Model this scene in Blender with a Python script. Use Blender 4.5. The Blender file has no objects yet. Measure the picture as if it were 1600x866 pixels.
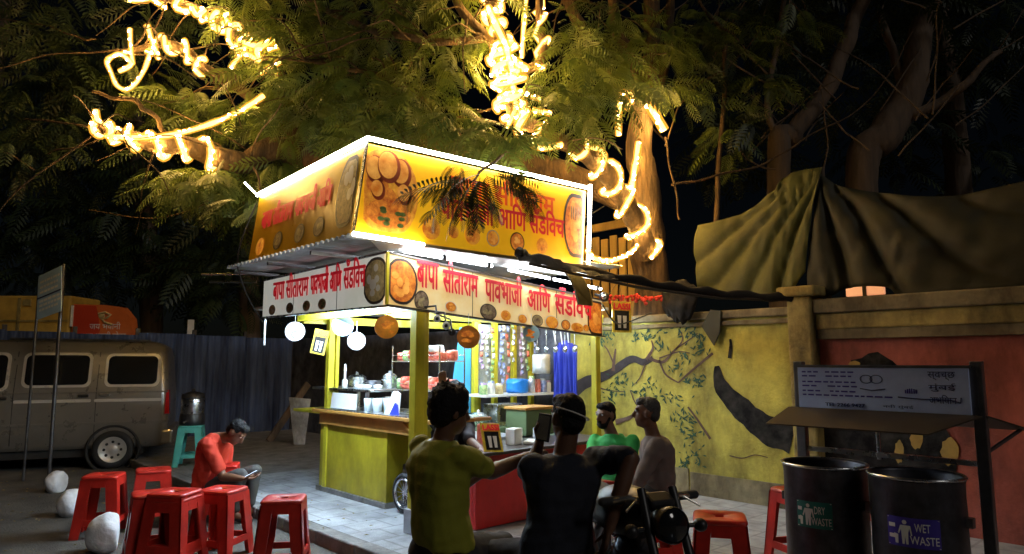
import bpy, bmesh, math, random
import numpy as np
from mathutils import Vector, Matrix, noise
random.seed(7); RNG = np.random.default_rng(11)
C = bpy.context.scene.collection
SC = bpy.context.scene
rad = math.radians

# ------------------------------------------------------------------ camera, sky, sun, exposure
CAM = Vector((-3.285, -4.646, 1.5)); FW = Vector((.681, .732, 0)); RT = Vector((.732, -.681, 0))
PITCH = rad(7.05); FPX = 1067.0
cd = bpy.data.cameras.new('camera'); cam = bpy.data.objects.new('camera', cd); C.objects.link(cam)
cd.lens = 36 * FPX / 1600; cd.sensor_width = 36; cd.clip_end = 400; cd.clip_start = .05
cam.location = CAM; cam.rotation_euler = (math.pi / 2 + PITCH, 0, -math.atan2(.681, .732)); SC.camera = cam
w = bpy.data.worlds.new('World'); SC.world = w; w.use_nodes = True
nt = w.node_tree; bg = nt.nodes['Background']; sky = nt.nodes.new('ShaderNodeTexSky'); sky.sky_type = 'NISHITA'
SUN_EL, SUN_AZ = rad(36), rad(183)
sky.sun_disc = False; sky.sun_elevation = SUN_EL; sky.sun_rotation = SUN_AZ
nt.links.new(sky.outputs[0], bg.inputs[0]); bg.inputs[1].default_value = .0002
sl = bpy.data.lights.new('street_fill', 'SUN'); sl.energy = .13; sl.angle = rad(12); sl.color = (.98, .93, .88)  # added sun standing in for unseen street light behind the camera
so = bpy.data.objects.new('street_fill', sl); C.objects.link(so)
sdir = Vector((math.sin(SUN_AZ) * math.cos(SUN_EL), math.cos(SUN_AZ) * math.cos(SUN_EL), math.sin(SUN_EL)))
so.rotation_euler = sdir.to_track_quat('Z', 'Y').to_euler(); so.location = (-8, -12, 12)
SC.view_settings.view_transform = 'Standard'; SC.view_settings.look = 'None'; SC.view_settings.exposure = 1.25; SC.view_settings.gamma = 1
SC.cycles.use_denoising = True; SC.cycles.max_bounces = 6; SC.cycles.sample_clamp_indirect = 6
SC.cycles.use_light_tree = True

# ------------------------------------------------------------------ pixel (1600x866 photo) -> world
def ray(px, py):
    x = (px - 800) / FPX; y = (433 - py) / FPX
    return RT * x + FW * (math.cos(PITCH) - y * math.sin(PITCH)) + Vector((0, 0, math.sin(PITCH) + y * math.cos(PITCH)))
def at_ax(px, py, i, val):
    d = ray(px, py); return CAM + d * ((val - CAM[i]) / d[i])
def at_u(px, py, u): return at_ax(px, py, 0, u)
def at_v(px, py, v): return at_ax(px, py, 1, v)
def at_z(px, py, z): return at_ax(px, py, 2, z)
def at_d(px, py, D):
    d = ray(px, py); return CAM + d * (D / d.dot(FW))

# ------------------------------------------------------------------ materials
def mat(name, col, rough=.6, metal=0., var=.18, scale=6., bump=0., bscale=None, spec=.5, streak=False, col2=None, thr=None, stretch=(1, 1, 1), coat=0., dirt=0, dk=.85):
    m = bpy.data.materials.new(name); m.use_nodes = True; n = m.node_tree.nodes; l = m.node_tree.links
    b = n['Principled BSDF']; b.inputs['Roughness'].default_value = rough; b.inputs['Metallic'].default_value = metal
    b.inputs['Specular IOR Level'].default_value = spec; b.inputs['Coat Weight'].default_value = coat
    tc = n.new('ShaderNodeTexCoord'); mp = n.new('ShaderNodeMapping'); l.new(tc.outputs['Object'], mp.inputs[0])
    mp.inputs['Scale'].default_value = (1, 1, .12) if streak else stretch
    nz = n.new('ShaderNodeTexNoise'); nz.inputs['Scale'].default_value = scale; nz.inputs['Detail'].default_value = 6; nz.inputs['Roughness'].default_value = .65
    l.new(mp.outputs[0], nz.inputs[0])
    cr = n.new('ShaderNodeValToRGB'); l.new(nz.outputs['Fac'], cr.inputs[0])
    c1 = [max(0, c * (1 - var)) for c in col]; c2 = col2 or [min(1, c * (1 + var)) for c in col]
    e = cr.color_ramp.elements; lo, hi = thr or (.3, .7)
    e[0].position = lo; e[1].position = hi; e[0].color = (*c1, 1); e[1].color = (*c2, 1)
    l.new(cr.outputs[0], b.inputs['Base Color'])
    rr = n.new('ShaderNodeMapRange'); l.new(nz.outputs['Fac'], rr.inputs[0]); rr.inputs[3].default_value = max(.02, rough - .12); rr.inputs[4].default_value = min(1, rough + .12)
    l.new(rr.outputs[0], b.inputs['Roughness'])
    if dirt:                             # stains and grime with a shape of their own
        n2 = n.new('ShaderNodeTexNoise'); n2.inputs['Scale'].default_value = dirt; n2.inputs['Detail'].default_value = 8; n2.inputs['Roughness'].default_value = .7; m2 = n.new('ShaderNodeMapping'); m2.inputs['Scale'].default_value = (1, 1, .45); m2.inputs['Location'].default_value = (3.1, 1.7, .4)
        l.new(tc.outputs['Object'], m2.inputs[0]); l.new(m2.outputs[0], n2.inputs[0]); r2 = n.new('ShaderNodeValToRGB'); l.new(n2.outputs['Fac'], r2.inputs[0]); r2.color_ramp.elements[0].position = .38; r2.color_ramp.elements[1].position = .6; r2.color_ramp.elements[0].color = (.28, .25, .22, 1)
        mm = n.new('ShaderNodeMix'); mm.data_type = 'RGBA'; mm.blend_type = 'MULTIPLY'; mm.inputs[0].default_value = dk; l.new(cr.outputs[0], mm.inputs[6]); l.new(r2.outputs[0], mm.inputs[7]); l.new(mm.outputs[2], b.inputs['Base Color'])
    if bump:
        nb = n.new('ShaderNodeTexNoise'); nb.inputs['Scale'].default_value = bscale or scale * 6; nb.inputs['Detail'].default_value = 4
        l.new(mp.outputs[0], nb.inputs[0]); bp = n.new('ShaderNodeBump'); bp.inputs['Strength'].default_value = bump; bp.inputs['Distance'].default_value = .02
        l.new(nb.outputs['Fac'], bp.inputs['Height']); l.new(bp.outputs[0], b.inputs['Normal'])
    return m
def glow(name, col, strength):
    m = bpy.data.materials.new(name); m.use_nodes = True; n = m.node_tree.nodes; l = m.node_tree.links
    b = n['Principled BSDF']; b.inputs['Base Color'].default_value = (.8, .8, .8, 1)
    b.inputs['Emission Color'].default_value = (*col, 1); b.inputs['Emission Strength'].default_value = strength
    m.cycles.emission_sampling = 'FRONT'
    return m
def own_glow(m, k):                       # glow added to a printed colour, on lightboxes and on boards lit from outside
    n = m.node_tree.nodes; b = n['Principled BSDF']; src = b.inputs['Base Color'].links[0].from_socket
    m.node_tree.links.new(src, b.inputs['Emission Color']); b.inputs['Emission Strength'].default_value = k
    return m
def leafmat(name, a, bcol, trans=.35):
    m = bpy.data.materials.new(name); m.use_nodes = True; n = m.node_tree.nodes; l = m.node_tree.links
    b = n['Principled BSDF']; b.inputs['Roughness'].default_value = .5; out = n['Material Output']
    tc = n.new('ShaderNodeTexCoord'); nz = n.new('ShaderNodeTexNoise'); nz.inputs['Scale'].default_value = 3.5; nz.inputs['Detail'].default_value = 5
    l.new(tc.outputs['Object'], nz.inputs[0]); cr = n.new('ShaderNodeValToRGB'); l.new(nz.outputs['Fac'], cr.inputs[0])
    cr.color_ramp.elements[0].position = .35; cr.color_ramp.elements[1].position = .65
    cr.color_ramp.elements[0].color = (*a, 1); cr.color_ramp.elements[1].color = (*bcol, 1)
    l.new(cr.outputs[0], b.inputs['Base Color']); t = n.new('ShaderNodeBsdfTranslucent'); l.new(cr.outputs[0], t.inputs[0])
    mx = n.new('ShaderNodeMixShader'); mx.inputs[0].default_value = trans; l.new(b.outputs[0], mx.inputs[1]); l.new(t.outputs[0], mx.inputs[2]); l.new(mx.outputs[0], out.inputs[0])
    return m
def tiles(name, c1, c2, mortar, scale, bw=.5, rh=.5):
    m = mat(name, c1, .75, var=.2, scale=3, bump=.25, bscale=60); n = m.node_tree.nodes; l = m.node_tree.links
    b = n['Principled BSDF']; src = b.inputs['Base Color'].links[0].from_socket
    br = n.new('ShaderNodeTexBrick'); br.inputs['Scale'].default_value = scale; br.inputs['Color1'].default_value = (*c1, 1); br.inputs['Color2'].default_value = (*c2, 1)
    br.inputs['Mortar'].default_value = (*mortar, 1); br.inputs['Mortar Size'].default_value = .018; br.inputs['Brick Width'].default_value = bw; br.inputs['Row Height'].default_value = rh; br.offset = 0.5
    tc = n['Texture Coordinate']; l.new(tc.outputs['Object'], br.inputs[0])
    mx = n.new('ShaderNodeMix'); mx.data_type = 'RGBA'; mx.blend_type = 'MULTIPLY'; mx.inputs[0].default_value = .75
    nz = [x for x in n if x.type == 'TEX_NOISE'][0]; g = n.new('ShaderNodeValToRGB'); l.new(nz.outputs['Fac'], g.inputs[0])
    g.color_ramp.elements[0].position = .3; g.color_ramp.elements[1].position = .62
    g.color_ramp.elements[0].color = (.22, .21, .2, 1); g.color_ramp.elements[1].color = (1, 1, 1, 1)
    l.new(br.outputs['Color'], mx.inputs[6]); l.new(g.outputs[0], mx.inputs[7]); l.new(mx.outputs[2], b.inputs['Base Color'])
    return m

M = {}
def mk(key, *a, **k): M[key] = mat(key, *a, **k)
mk('asphalt', (.085, .075, .062), .85, var=.5, scale=2.5, bump=.6, bscale=70)
M['paving'] = tiles('paving', (.44, .45, .47), (.38, .39, .42), (.3, .3, .31), 1.6)
mk('kerb', (.2, .19, .18), .85, var=.45, scale=5, bump=.4)
mk('wall_yellow', (.5, .42, .07), .8, var=.42, scale=2.2, bump=.35, bscale=30, dirt=1.6)
mk('wall_green', (.28, .33, .1), .8, var=.3, scale=2.2, bump=.3)
mk('wall_red', (.5, .12, .08), .8, var=.35, scale=1.7, bump=.3, bscale=30, dirt=1.3)
mk('plaster', (.24, .19, .1), .85, var=.4, scale=4, bump=.4, dirt=2.5)
mk('ochre', (.4, .3, .09), .8, var=.4, scale=5, bump=.4, dirt=2.5)
mk('fence_blue', (.016, .045, .16), .7, var=.75, scale=5, streak=True, col2=(.1, .14, .25), bump=.2, thr=(.35, .8))
mk('wall_slate', (.06, .09, .17), .8, var=.7, scale=4, col2=(.2, .21, .25), dirt=2)
mk('yellow_paint', (.62, .53, .03), .38, var=.12, scale=5, bump=.06, dirt=3, dk=.4)
mk('yellow_panel', (.46, .38, .02), .42, var=.22, scale=3, bump=.08, dirt=2.2, dk=.5)
mk('orange_ply', (.42, .2, .04), .5, var=.25, scale=6)
mk('steel', (.55, .56, .58), .28, 1., var=.15, scale=9)
mk('dark_steel', (.16, .16, .17), .38, .8, var=.3, scale=7)
mk('bin_steel', (.085, .085, .1), .4, .8, var=.5, scale=6, bump=.08, bscale=18, dirt=4, dk=.5)
mk('zinc', (.42, .44, .46), .42, .75, var=.25, scale=5)
mk('white_board', (.8, .8, .78), .5, var=.06)
mk('white_paint', (.78, .78, .76), .6, var=.14, scale=9, bump=.2)
mk('slab_grey', (.36, .36, .36), .8, var=.35, scale=4, dirt=3)
mk('stone_white', (.74, .74, .76), .8, var=.25, scale=5, bump=.5, bscale=16)
mk('white_plastic', (.78, .78, .78), .35, var=.05)
mk('black_plastic', (.02, .02, .022), .42, var=.2)
mk('black_tarp', (.014, .012, .011), .75, var=.4, bump=.5, bscale=14, spec=.25)
mk('rubber', (.018, .018, .018), .75, var=.3, bump=.2)
mk('red_plastic', (.56, .022, .012), .38, var=.28, scale=5, bump=.06, bscale=30, coat=.1, dirt=4, dk=.3)
mk('red_panel', (.55, .015, .01), .42, var=.1, scale=4, dirt=3, dk=.4)
mk('teal_plastic', (.09, .42, .36), .38, var=.1)
mk('green_chest', (.1, .15, .07), .5, var=.2)
mk('sign_yellow', (.78, .36, .008), .33, var=.12, scale=2, col2=(.84, .44, .012), bump=.05, bscale=3)
mk('sign_cream', (.8, .44, .07), .4, var=.1, scale=1.4, col2=(.82, .7, .4))
mk('sign_pale', (.72, .74, .62), .4, var=.1, scale=2, col2=(.78, .78, .72))
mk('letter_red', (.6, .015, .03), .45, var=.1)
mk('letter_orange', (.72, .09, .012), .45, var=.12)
mk('food_red', (.55, .06, .01), .5, var=.5, scale=18, col2=(.8, .28, .03))
mk('food_orange', (.66, .12, .008), .5, var=.35, scale=16, col2=(.82, .4, .04))
mk('food_tan', (.6, .42, .16), .5, var=.6, scale=30, col2=(.75, .6, .3))
mk('food_brown', (.2, .1, .05), .5, var=.6, scale=24, col2=(.5, .36, .22))
mk('food_green', (.16, .22, .05), .5, var=.5, scale=30)
mk('bun_shade', (.35, .05, .008), .5, var=.3, scale=9)
mk('plate_dark', (.05, .035, .03), .4, var=.2)
mk('plate_white', (.75, .72, .66), .4, var=.05)
mk('bun', (.74, .2, .015), .45, var=.3, scale=9, col2=(.85, .42, .08))
mk('packet_red', (.6, .03, .03), .3, var=.3, scale=25, col2=(.75, .25, .15))
mk('packet_blue', (.08, .16, .55), .25, var=.3, scale=25, col2=(.5, .55, .75))
mk('packet_green', (.1, .4, .12), .25, var=.3, scale=25, col2=(.6, .65, .3))
mk('packet_violet', (.3, .1, .4), .25, var=.3, scale=25, col2=(.6, .5, .65))
mk('packet_silver', (.6, .6, .62), .2, .4, var=.3, scale=25)
mk('packet_yellow', (.7, .5, .06), .25, var=.3, scale=25)
mk('disc_orange', (.5, .16, .02), .45, var=.3, scale=14)
mk('disc_blue', (.45, .66, .68), .4, var=.1, scale=9)
mk('blue_board', (.05, .3, .55), .5, var=.1)
mk('blue_cloth', (.02, .035, .35), .5, var=.2, scale=5)
mk('blue_bag', (.02, .22, .72), .35, var=.2)
mk('polythene', (.7, .72, .74), .25, var=.15, scale=12, bump=.5, bscale=25)
mk('paper', (.78, .77, .72), .7, var=.05)
mk('glass_dull', (.6, .68, .7), .12, var=.05)
mk('bark', (.06, .032, .014), .9, var=.65, scale=12, streak=True, bump=1., bscale=34, col2=(.2, .12, .05), dirt=4)
mk('bark_dark', (.13, .09, .06), .9, var=.4, scale=6, streak=True, bump=.8, bscale=20)
mk('tarp_olive', (.07, .07, .01), .7, var=.4, scale=3, bump=.12, bscale=40)
mk('tarp_brown', (.036, .032, .012), .7, var=.3, scale=2.5, bump=.12, bscale=40)
mk('crate_wood', (.4, .25, .06), .75, var=.35, scale=4, streak=True, bump=.3)
mk('mural_trunk', (.05, .042, .045), .85, var=.35, scale=10, spec=.15)
mk('mural_branch', (.09, .045, .03), .75, var=.3, scale=10)
mk('mural_leaf', (.018, .06, .03), .75, var=.4, scale=14)
mk('mural_dark', (.022, .02, .022), .9, var=.6, scale=6, spec=.1, col2=(.06, .055, .05), thr=(.4, .75))
mk('mural_gold', (.4, .25, .06), .8, var=.3, scale=8)
mk('van_silver', (.24, .225, .2), .3, .45, var=.05, coat=.3)
mk('trim_silver', (.62, .6, .56), .3, .25, var=.05)
mk('van_glass', (.012, .013, .014), .06, var=.05)
mk('chrome', (.7, .68, .62), .18, .9, var=.05)
mk('tail_red', (.35, .01, .01), .2, var=.1)
mk('ad_orange', (.6, .14, .03), .5, var=.14, scale=2)
mk('ad_red', (.5, .045, .015), .5, var=.1, scale=2)
mk('truck_yellow', (.5, .3, .05), .6, var=.3, scale=3)
mk('sign_blue', (.36, .55, .75), .45, var=.15)
mk('letter_white', (.75, .74, .7), .5, var=.05)
mk('label_green', (.01, .16, .13), .45, var=.08)
mk('label_violet', (.05, .03, .32), .45, var=.08)
mk('notice_white', (.5, .6, .95), .35, var=.16, scale=5)
mk('letter_navy', (.02, .03, .14), .5, var=.1)
mk('rust_brown', (.045, .032, .02), .55, .3, var=.35, scale=7)
mk('skin', (.17, .075, .038), .5, var=.1, scale=9, bump=.05)
mk('skin_dark', (.12, .055, .03), .5, var=.1, scale=9, bump=.05)
mk('hair', (.008, .007, .007), .7, var=.3, scale=30, bump=.6, bscale=90, spec=.2)
mk('hair_grey', (.05, .045, .04), .55, var=.4, scale=30, bump=.6, bscale=90)
mk('shirt_olive', (.23, .23, .016), .85, var=.12, scale=5, bump=.12, bscale=120)
mk('shirt_navy', (.009, .011, .02), .85, var=.25, scale=5, bump=.15, bscale=90)
mk('shirt_green', (.02, .3, .06), .85, var=.12, scale=5, bump=.1, bscale=120)
mk('shirt_brown', (.14, .105, .09), .85, var=.15, scale=5, bump=.1, bscale=120)
mk('shirt_red', (.55, .04, .015), .85, var=.1, scale=5, bump=.1, bscale=120)
mk('shirt_dark', (.03, .025, .03), .85, var=.2, scale=5)
mk('cloth_pink', (.55, .45, .45), .85, var=.15, scale=6)
mk('trouser', (.03, .028, .028), .9, var=.25, scale=6, bump=.1, bscale=90)
mk('trouser_grey', (.06, .055, .05), .9, var=.25, scale=6, bump=.1, bscale=90)
mk('eye_white', (.6, .58, .55), .2, var=.02)
mk('bike_blue', (.3, .38, .55), .25, .2, var=.08, coat=.5)
mk('lampglass', (.6, .65, .7), .08, var=.03)
mk('garland', (.5, .03, .02), .8, var=.5, scale=30)
M['leaf'] = leafmat('leaf', (.045, .08, .013), (.14, .175, .028))
M['leaf_shaded'] = leafmat('leaf_shaded', (.016, .03, .01), (.04, .06, .018), .2)  # unlit foliage: shade put into a darker copy of the leaf colour
M['rope_glow'] = m = bpy.data.materials.new('rope_halo'); m.use_nodes = True; n = m.node_tree.nodes; l = m.node_tree.links   # halo round the lights, made as a half-clear glowing amber sleeve
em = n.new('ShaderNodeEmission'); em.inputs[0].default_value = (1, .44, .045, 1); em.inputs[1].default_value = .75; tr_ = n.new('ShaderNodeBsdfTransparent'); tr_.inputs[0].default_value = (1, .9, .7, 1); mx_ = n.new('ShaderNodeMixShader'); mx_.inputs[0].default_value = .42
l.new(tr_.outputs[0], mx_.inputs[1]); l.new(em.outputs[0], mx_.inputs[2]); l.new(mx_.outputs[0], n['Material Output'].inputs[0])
M['rope_core'] = glow('rope_core', (1, .62, .17), 3.4)
M['rope_bead'] = glow('rope_bead', (1, .66, .24), 330)
M['led_white'] = glow('led_white', (1, .93, .76), 16)
M['tube_awning'] = glow('tube_awning', (.58, .78, 1), 250)
M['tube_soft'] = glow('tube_soft', (.85, .93, 1), 19)
M['tube_white'] = glow('tube_white', (.70, .86, 1), 85)
M['window_glow'] = glow('window_glow', (1, .36, .16), .3)
M['screen_glow'] = glow('screen_glow', (.6, .75, 1), 1.2)

# ------------------------------------------------------------------ mesh builder
class MB:
    def __init__(s): s.v = []; s.f = []; s.sm = []; s.mi = []; s.m = 0
    def add(s, vs, fs, smooth=False):
        o = len(s.v); s.v += [tuple(p) for p in vs]
        for q in fs: s.f.append([i + o for i in q]); s.sm.append(smooth); s.mi.append(s.m)
        return s
    def box(s, c, d, M3=None, bev=0.):
        c = Vector(c); hx, hy, hz = d[0] / 2, d[1] / 2, d[2] / 2
        if bev and min(hx, hy, hz) > bev * 1.2:
            b = bev; vs = []
            bm = bmesh.new(); bmesh.ops.create_cube(bm, size=1)
            for v in bm.verts: v.co = Vector((v.co.x * d[0], v.co.y * d[1], v.co.z * d[2]))
            bmesh.ops.bevel(bm, geom=bm.edges[:], offset=b, segments=2, profile=.5, affect='EDGES')
            bm.verts.index_update(); vs = [v.co.copy() for v in bm.verts]; fs = [[v.index for v in f.verts] for f in bm.faces]; bm.free()
        else:
            vs = [Vector((x, y, z)) for x in (-hx, hx) for y in (-hy, hy) for z in (-hz, hz)]
            fs = [(0, 1, 3, 2), (4, 6, 7, 5), (0, 4, 5, 1), (2, 3, 7, 6), (0, 2, 6, 4), (1, 5, 7, 3)]
        if M3 is not None: vs = [M3 @ p for p in vs]
        return s.add([c + p for p in vs], fs)
    def span(s, a, b, bev=0.):            # box between two corners
        a, b = Vector(a), Vector(b); return s.box((a + b) / 2, [abs(x) for x in (b - a)], None, bev)
    def beam(s, a, b, wd, ht, up=(0, 0, 1), bev=0.):
        a, b = Vector(a), Vector(b); x = (b - a); L = x.length; x.normalize(); y = Vector(up).cross(x)
        if y.length < 1e-4: y = Vector((1, 0, 0)).cross(x)
        y.normalize(); z = x.cross(y); M3 = Matrix((x, y, z)).transposed()
        return s.box((a + b) / 2, (L, wd, ht), M3, bev)
    def hexa(s, q, n, t):                 # quad q extruded by n*t
        n = Vector(n).normalized() * t; q = [Vector(p) for p in q]; k = len(q); vs = q + [p + n for p in q]
        fs = [list(range(k))[::-1], list(range(k, 2 * k))] + [[i, (i + 1) % k, (i + 1) % k + k, i + k] for i in range(k)]
        return s.add(vs, fs)
    def tube(s, pts, r, seg=8, caps=True, smooth=True):
        pts = [Vector(p) for p in pts]; n = len(pts); rs = r if hasattr(r, '__len__') else [r] * n; vs = []; fs = []
        t0 = (pts[1] - pts[0]).normalized(); a = Vector((0, 0, 1)) if abs(t0.z) < .9 else Vector((1, 0, 0)); nx = t0.cross(a).normalized()
        for i, p in enumerate(pts):
            t = (pts[min(i + 1, n - 1)] - pts[max(i - 1, 0)]); t = t.normalized() if t.length > 1e-9 else t0
            nx = (nx - t * nx.dot(t)); nx = nx.normalized() if nx.length > 1e-6 else t.orthogonal().normalized(); ny = t.cross(nx)
            for k in range(seg):
                an = 2 * math.pi * k / seg; vs.append(p + (nx * math.cos(an) + ny * math.sin(an)) * rs[i])
        for i in range(n - 1):
            for k in range(seg): fs.append((i * seg + k, i * seg + (k + 1) % seg, (i + 1) * seg + (k + 1) % seg, (i + 1) * seg + k))
        s.add(vs, fs, smooth)
        if caps: s.add(vs[:seg], [list(range(seg))[::-1]]); s.add(vs[-seg:], [list(range(seg))])
        return s
    def lathe(s, prof, c=(0, 0, 0), seg=24, M3=None, smooth=True):   # prof: (r, z) about local z
        c = Vector(c); vs = []; fs = []; n = len(prof)
        for r_, z in prof:
            for k in range(seg):
                an = 2 * math.pi * k / seg; p = Vector((r_ * math.cos(an), r_ * math.sin(an), z)); vs.append(c + (M3 @ p if M3 is not None else p))
        for i in range(n - 1):
            for k in range(seg): fs.append((i * seg + k, i * seg + (k + 1) % seg, (i + 1) * seg + (k + 1) % seg, (i + 1) * seg + k))
        return s.add(vs, fs, smooth)
    def ell(s, c, d, M3=None, seg=20, rings=12):
        prof = [(math.sin(math.pi * i / rings) or 1e-4, -math.cos(math.pi * i / rings)) for i in range(rings + 1)]
        D = Matrix.Diagonal(Vector(d)); return s.lathe([(max(r_, 1e-4), z) for r_, z in prof], c, seg, (M3 @ D) if M3 is not None else D)
    def cap(s, a, b, ra, rb, seg=14):     # capsule with round ends
        a, b = Vector(a), Vector(b); x = b - a; L = x.length; x = x.normalized() if L > 1e-6 else Vector((0, 0, 1)); pts = []; rs = []
        for i in range(5): q = math.pi / 2 * (1 - i / 4 * .98); pts.append(a - x * ra * math.sin(q)); rs.append(max(ra * math.cos(q), ra * .03))
        for i in range(5): q = math.pi / 2 * (i / 4) * .98; pts.append(b + x * rb * math.sin(q)); rs.append(max(rb * math.cos(q), rb * .03))
        return s.tube(pts, rs, seg)
    def build(s, name, mats, parent=None, local=False, loc=None):
        me = bpy.data.meshes.new(name); off = Vector((0, 0, 0))
        if parent is not None and not local: off = ORG.get(parent.name, Vector((0, 0, 0)))
        if parent is None and loc is not None: off = Vector(loc)
        me.from_pydata([(p[0] - off.x, p[1] - off.y, p[2] - off.z) for p in s.v], [], s.f)
        me.polygons.foreach_set('use_smooth', s.sm)
        for m_ in (mats if isinstance(mats, (list, tuple)) else [mats]): me.materials.append(M[m_] if isinstance(m_, str) else m_)
        me.polygons.foreach_set('material_index', s.mi); me.update()
        o = bpy.data.objects.new(name, me); C.objects.link(o)
        if parent is not None: o.parent = parent; ORG[o.name] = off.copy() if not local else Vector((0, 0, 0))
        else:
            if loc is not None: o.location = loc
            ORG[o.name] = off.copy()
        return o
ORG = {}
def tag(o, label, cat, group=None, kind=None):
    o['label'] = label; o['category'] = cat
    if group: o['group'] = group
    if kind: o['kind'] = kind
    return o
def thing(name, label, cat, loc=(0, 0, 0), rz=0, group=None):
    o = bpy.data.objects.new(name, None); C.objects.link(o); o.location = loc; o.rotation_euler = (0, 0, rz); o.empty_display_size = .2
    ORG[o.name] = Vector(loc); return tag(o, label, cat, group)
def struct(o): o['kind'] = 'structure'; return o
def copy_tree(o, parent=None):
    c = o.copy(); C.objects.link(c)
    if parent is not None: c.parent = parent
    for ch in list(o.children): copy_tree(ch, c)
    return c
def recalc(o):
    bm = bmesh.new(); bm.from_mesh(o.data); bmesh.ops.recalc_face_normals(bm, faces=bm.faces); bm.to_mesh(o.data); bm.free(); return o
def spline(pts, n=8):                     # Catmull-Rom through points
    P_ = [Vector(p) for p in pts]; out = []
    for i in range(len(P_) - 1):
        p0 = P_[max(i - 1, 0)]; p1 = P_[i]; p2 = P_[i + 1]; p3 = P_[min(i + 2, len(P_) - 1)]
        for k in range(n):
            t = k / n; out.append(.5 * ((2 * p1) + (p2 - p0) * t + (2 * p0 - 5 * p1 + 4 * p2 - p3) * t * t + (3 * p1 - p0 - 3 * p2 + p3) * t ** 3))
    out.append(P_[-1]); return out
def lerp_list(vals, n): return [float(x) for x in np.interp(np.linspace(0, 1, n), np.linspace(0, 1, len(vals)), vals)]

def text(name, body, o, xd, up, width, height, m, parent, bold=0., stretch=True):
    """flat lettering: lower-left corner o, running along xd, as wide and high as asked, 2 mm thick"""
    heavy = bold * .9 if bold >= .02 else 0; bold = min(bold, .006)
    cu = bpy.data.curves.new('lettering', 'FONT'); cu.body = body; cu.size = 1; cu.offset = bold; cu.extrude = 0; cu.resolution_u = 2
    t = bpy.data.objects.new('lettering', cu); C.objects.link(t); dg = bpy.context.evaluated_depsgraph_get(); dg.update()
    me = bpy.data.meshes.new_from_object(t.evaluated_get(dg)); bpy.data.objects.remove(t); bpy.data.curves.remove(cu)
    lev = list(range(len(me.vertices)))
    def root(i):
        while lev[i] != i: lev[i] = lev[lev[i]]; i = lev[i]
        return i
    for p in me.polygons:
        for k in p.vertices[1:]: lev[root(k)] = root(p.vertices[0])
    order = {r_: i for i, r_ in enumerate(dict.fromkeys(root(i) for i in range(len(me.vertices))))}
    step = [.002 + (order[root(i)] % 4) * .0004 for i in range(len(me.vertices))]     # neighbouring letters touch: never in one plane
    co = np.array([v.co[:] for v in me.vertices]); bpy_f = [list(p.vertices) for p in me.polygons]; bpy.data.meshes.remove(me)
    mn = co.min(0); mx = co.max(0); sx = width / (mx[0] - mn[0]); sy = height / (mx[1] - mn[1])
    if not stretch: sx = sy = min(sx, sy)
    xd = Vector(xd).normalized(); up = Vector(up).normalized(); nrm = xd.cross(up); o = Vector(o)
    b = MB(); fat = [(0, 0)] if heavy == 0 else [(0, 0), (heavy, 0), (-heavy, 0), (0, heavy * .6), (0, -heavy * .6)]     # heavy strokes: the same letters laid again a hair aside
    for k, (dx, dy) in enumerate(fat): b.add([o + xd * ((p[0] - mn[0] + dx) * sx) + up * ((p[1] - mn[1] + dy) * sy) + nrm * (step[i] + .0018 * k) for i, p in enumerate(co)], bpy_f)
    return b.build(name, m, parent)
def remesh_obj(mb, name, m, vox, smooth_n=4, disp=None):
    """several overlapping closed shapes fused into one continuous surface; returns (verts, faces)"""
    me = bpy.data.meshes.new(name); me.from_pydata(mb.v, [], mb.f); ob = bpy.data.objects.new(name, me); C.objects.link(ob); recalc(ob)
    r_ = ob.modifiers.new('r', 'REMESH'); r_.mode = 'VOXEL'; r_.voxel_size = vox
    if smooth_n: s_ = ob.modifiers.new('s', 'SMOOTH'); s_.factor = .5; s_.iterations = smooth_n
    dg = bpy.context.evaluated_depsgraph_get(); dg.update(); e = bpy.data.meshes.new_from_object(ob.evaluated_get(dg))
    if disp:
        for v, nrm in zip(e.vertices, [v.normal.copy() for v in e.vertices]): v.co += nrm * disp(v.co)
    vs = [v.co.copy() for v in e.vertices]; fs = [list(p.vertices) for p in e.polygons]
    bpy.data.objects.remove(ob); bpy.data.meshes.remove(me); bpy.data.meshes.remove(e)
    out = MB(); out.add(vs, fs, True); return out
# ------------------------------------------------------------------ the setting: road, pavement, kerb
b = MB(); b.add([(-40, -40, .05), (-.55, -40, .05), (-.55, 60, .05), (-40, 60, .05)], [(0, 1, 2, 3)]); struct(b.build('road', 'asphalt'))
b = MB(); b.add([(-80, -80, -.01), (80, -80, -.01), (80, 90, -.01), (-80, 90, -.01)], [(0, 1, 2, 3)]); struct(b.build('ground', 'asphalt'))
b = MB(); b.add([(-.43, -40, .15), (3.3, -40, .15), (3.3, 3.6, .15), (-.43, 3.6, .15)], [(0, 1, 2, 3)]); struct(b.build('pavement', 'paving'))
b = MB(); b.add([(-.43, 3.6, .149), (6.3, 3.6, .149), (6.3, 9.6, .149), (-.43, 9.6, .149)], [(0, 1, 2, 3)]); struct(b.build('path', 'kerb'))
b = MB()
for i in range(-40, 60): b.span((-.56, i * .6, -.005), (-.43, i * .6 + .59, .153 + .004 * math.sin(i * 5)), .012)
struct(b.build('kerb', 'kerb'))
b = MB(); b.add([(3.3, -40, .02), (40, -40, .02), (40, 60, .02), (3.3, 60, .02)], [(0, 1, 2, 3)]); struct(b.build('earth', 'bark_dark'))
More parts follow.
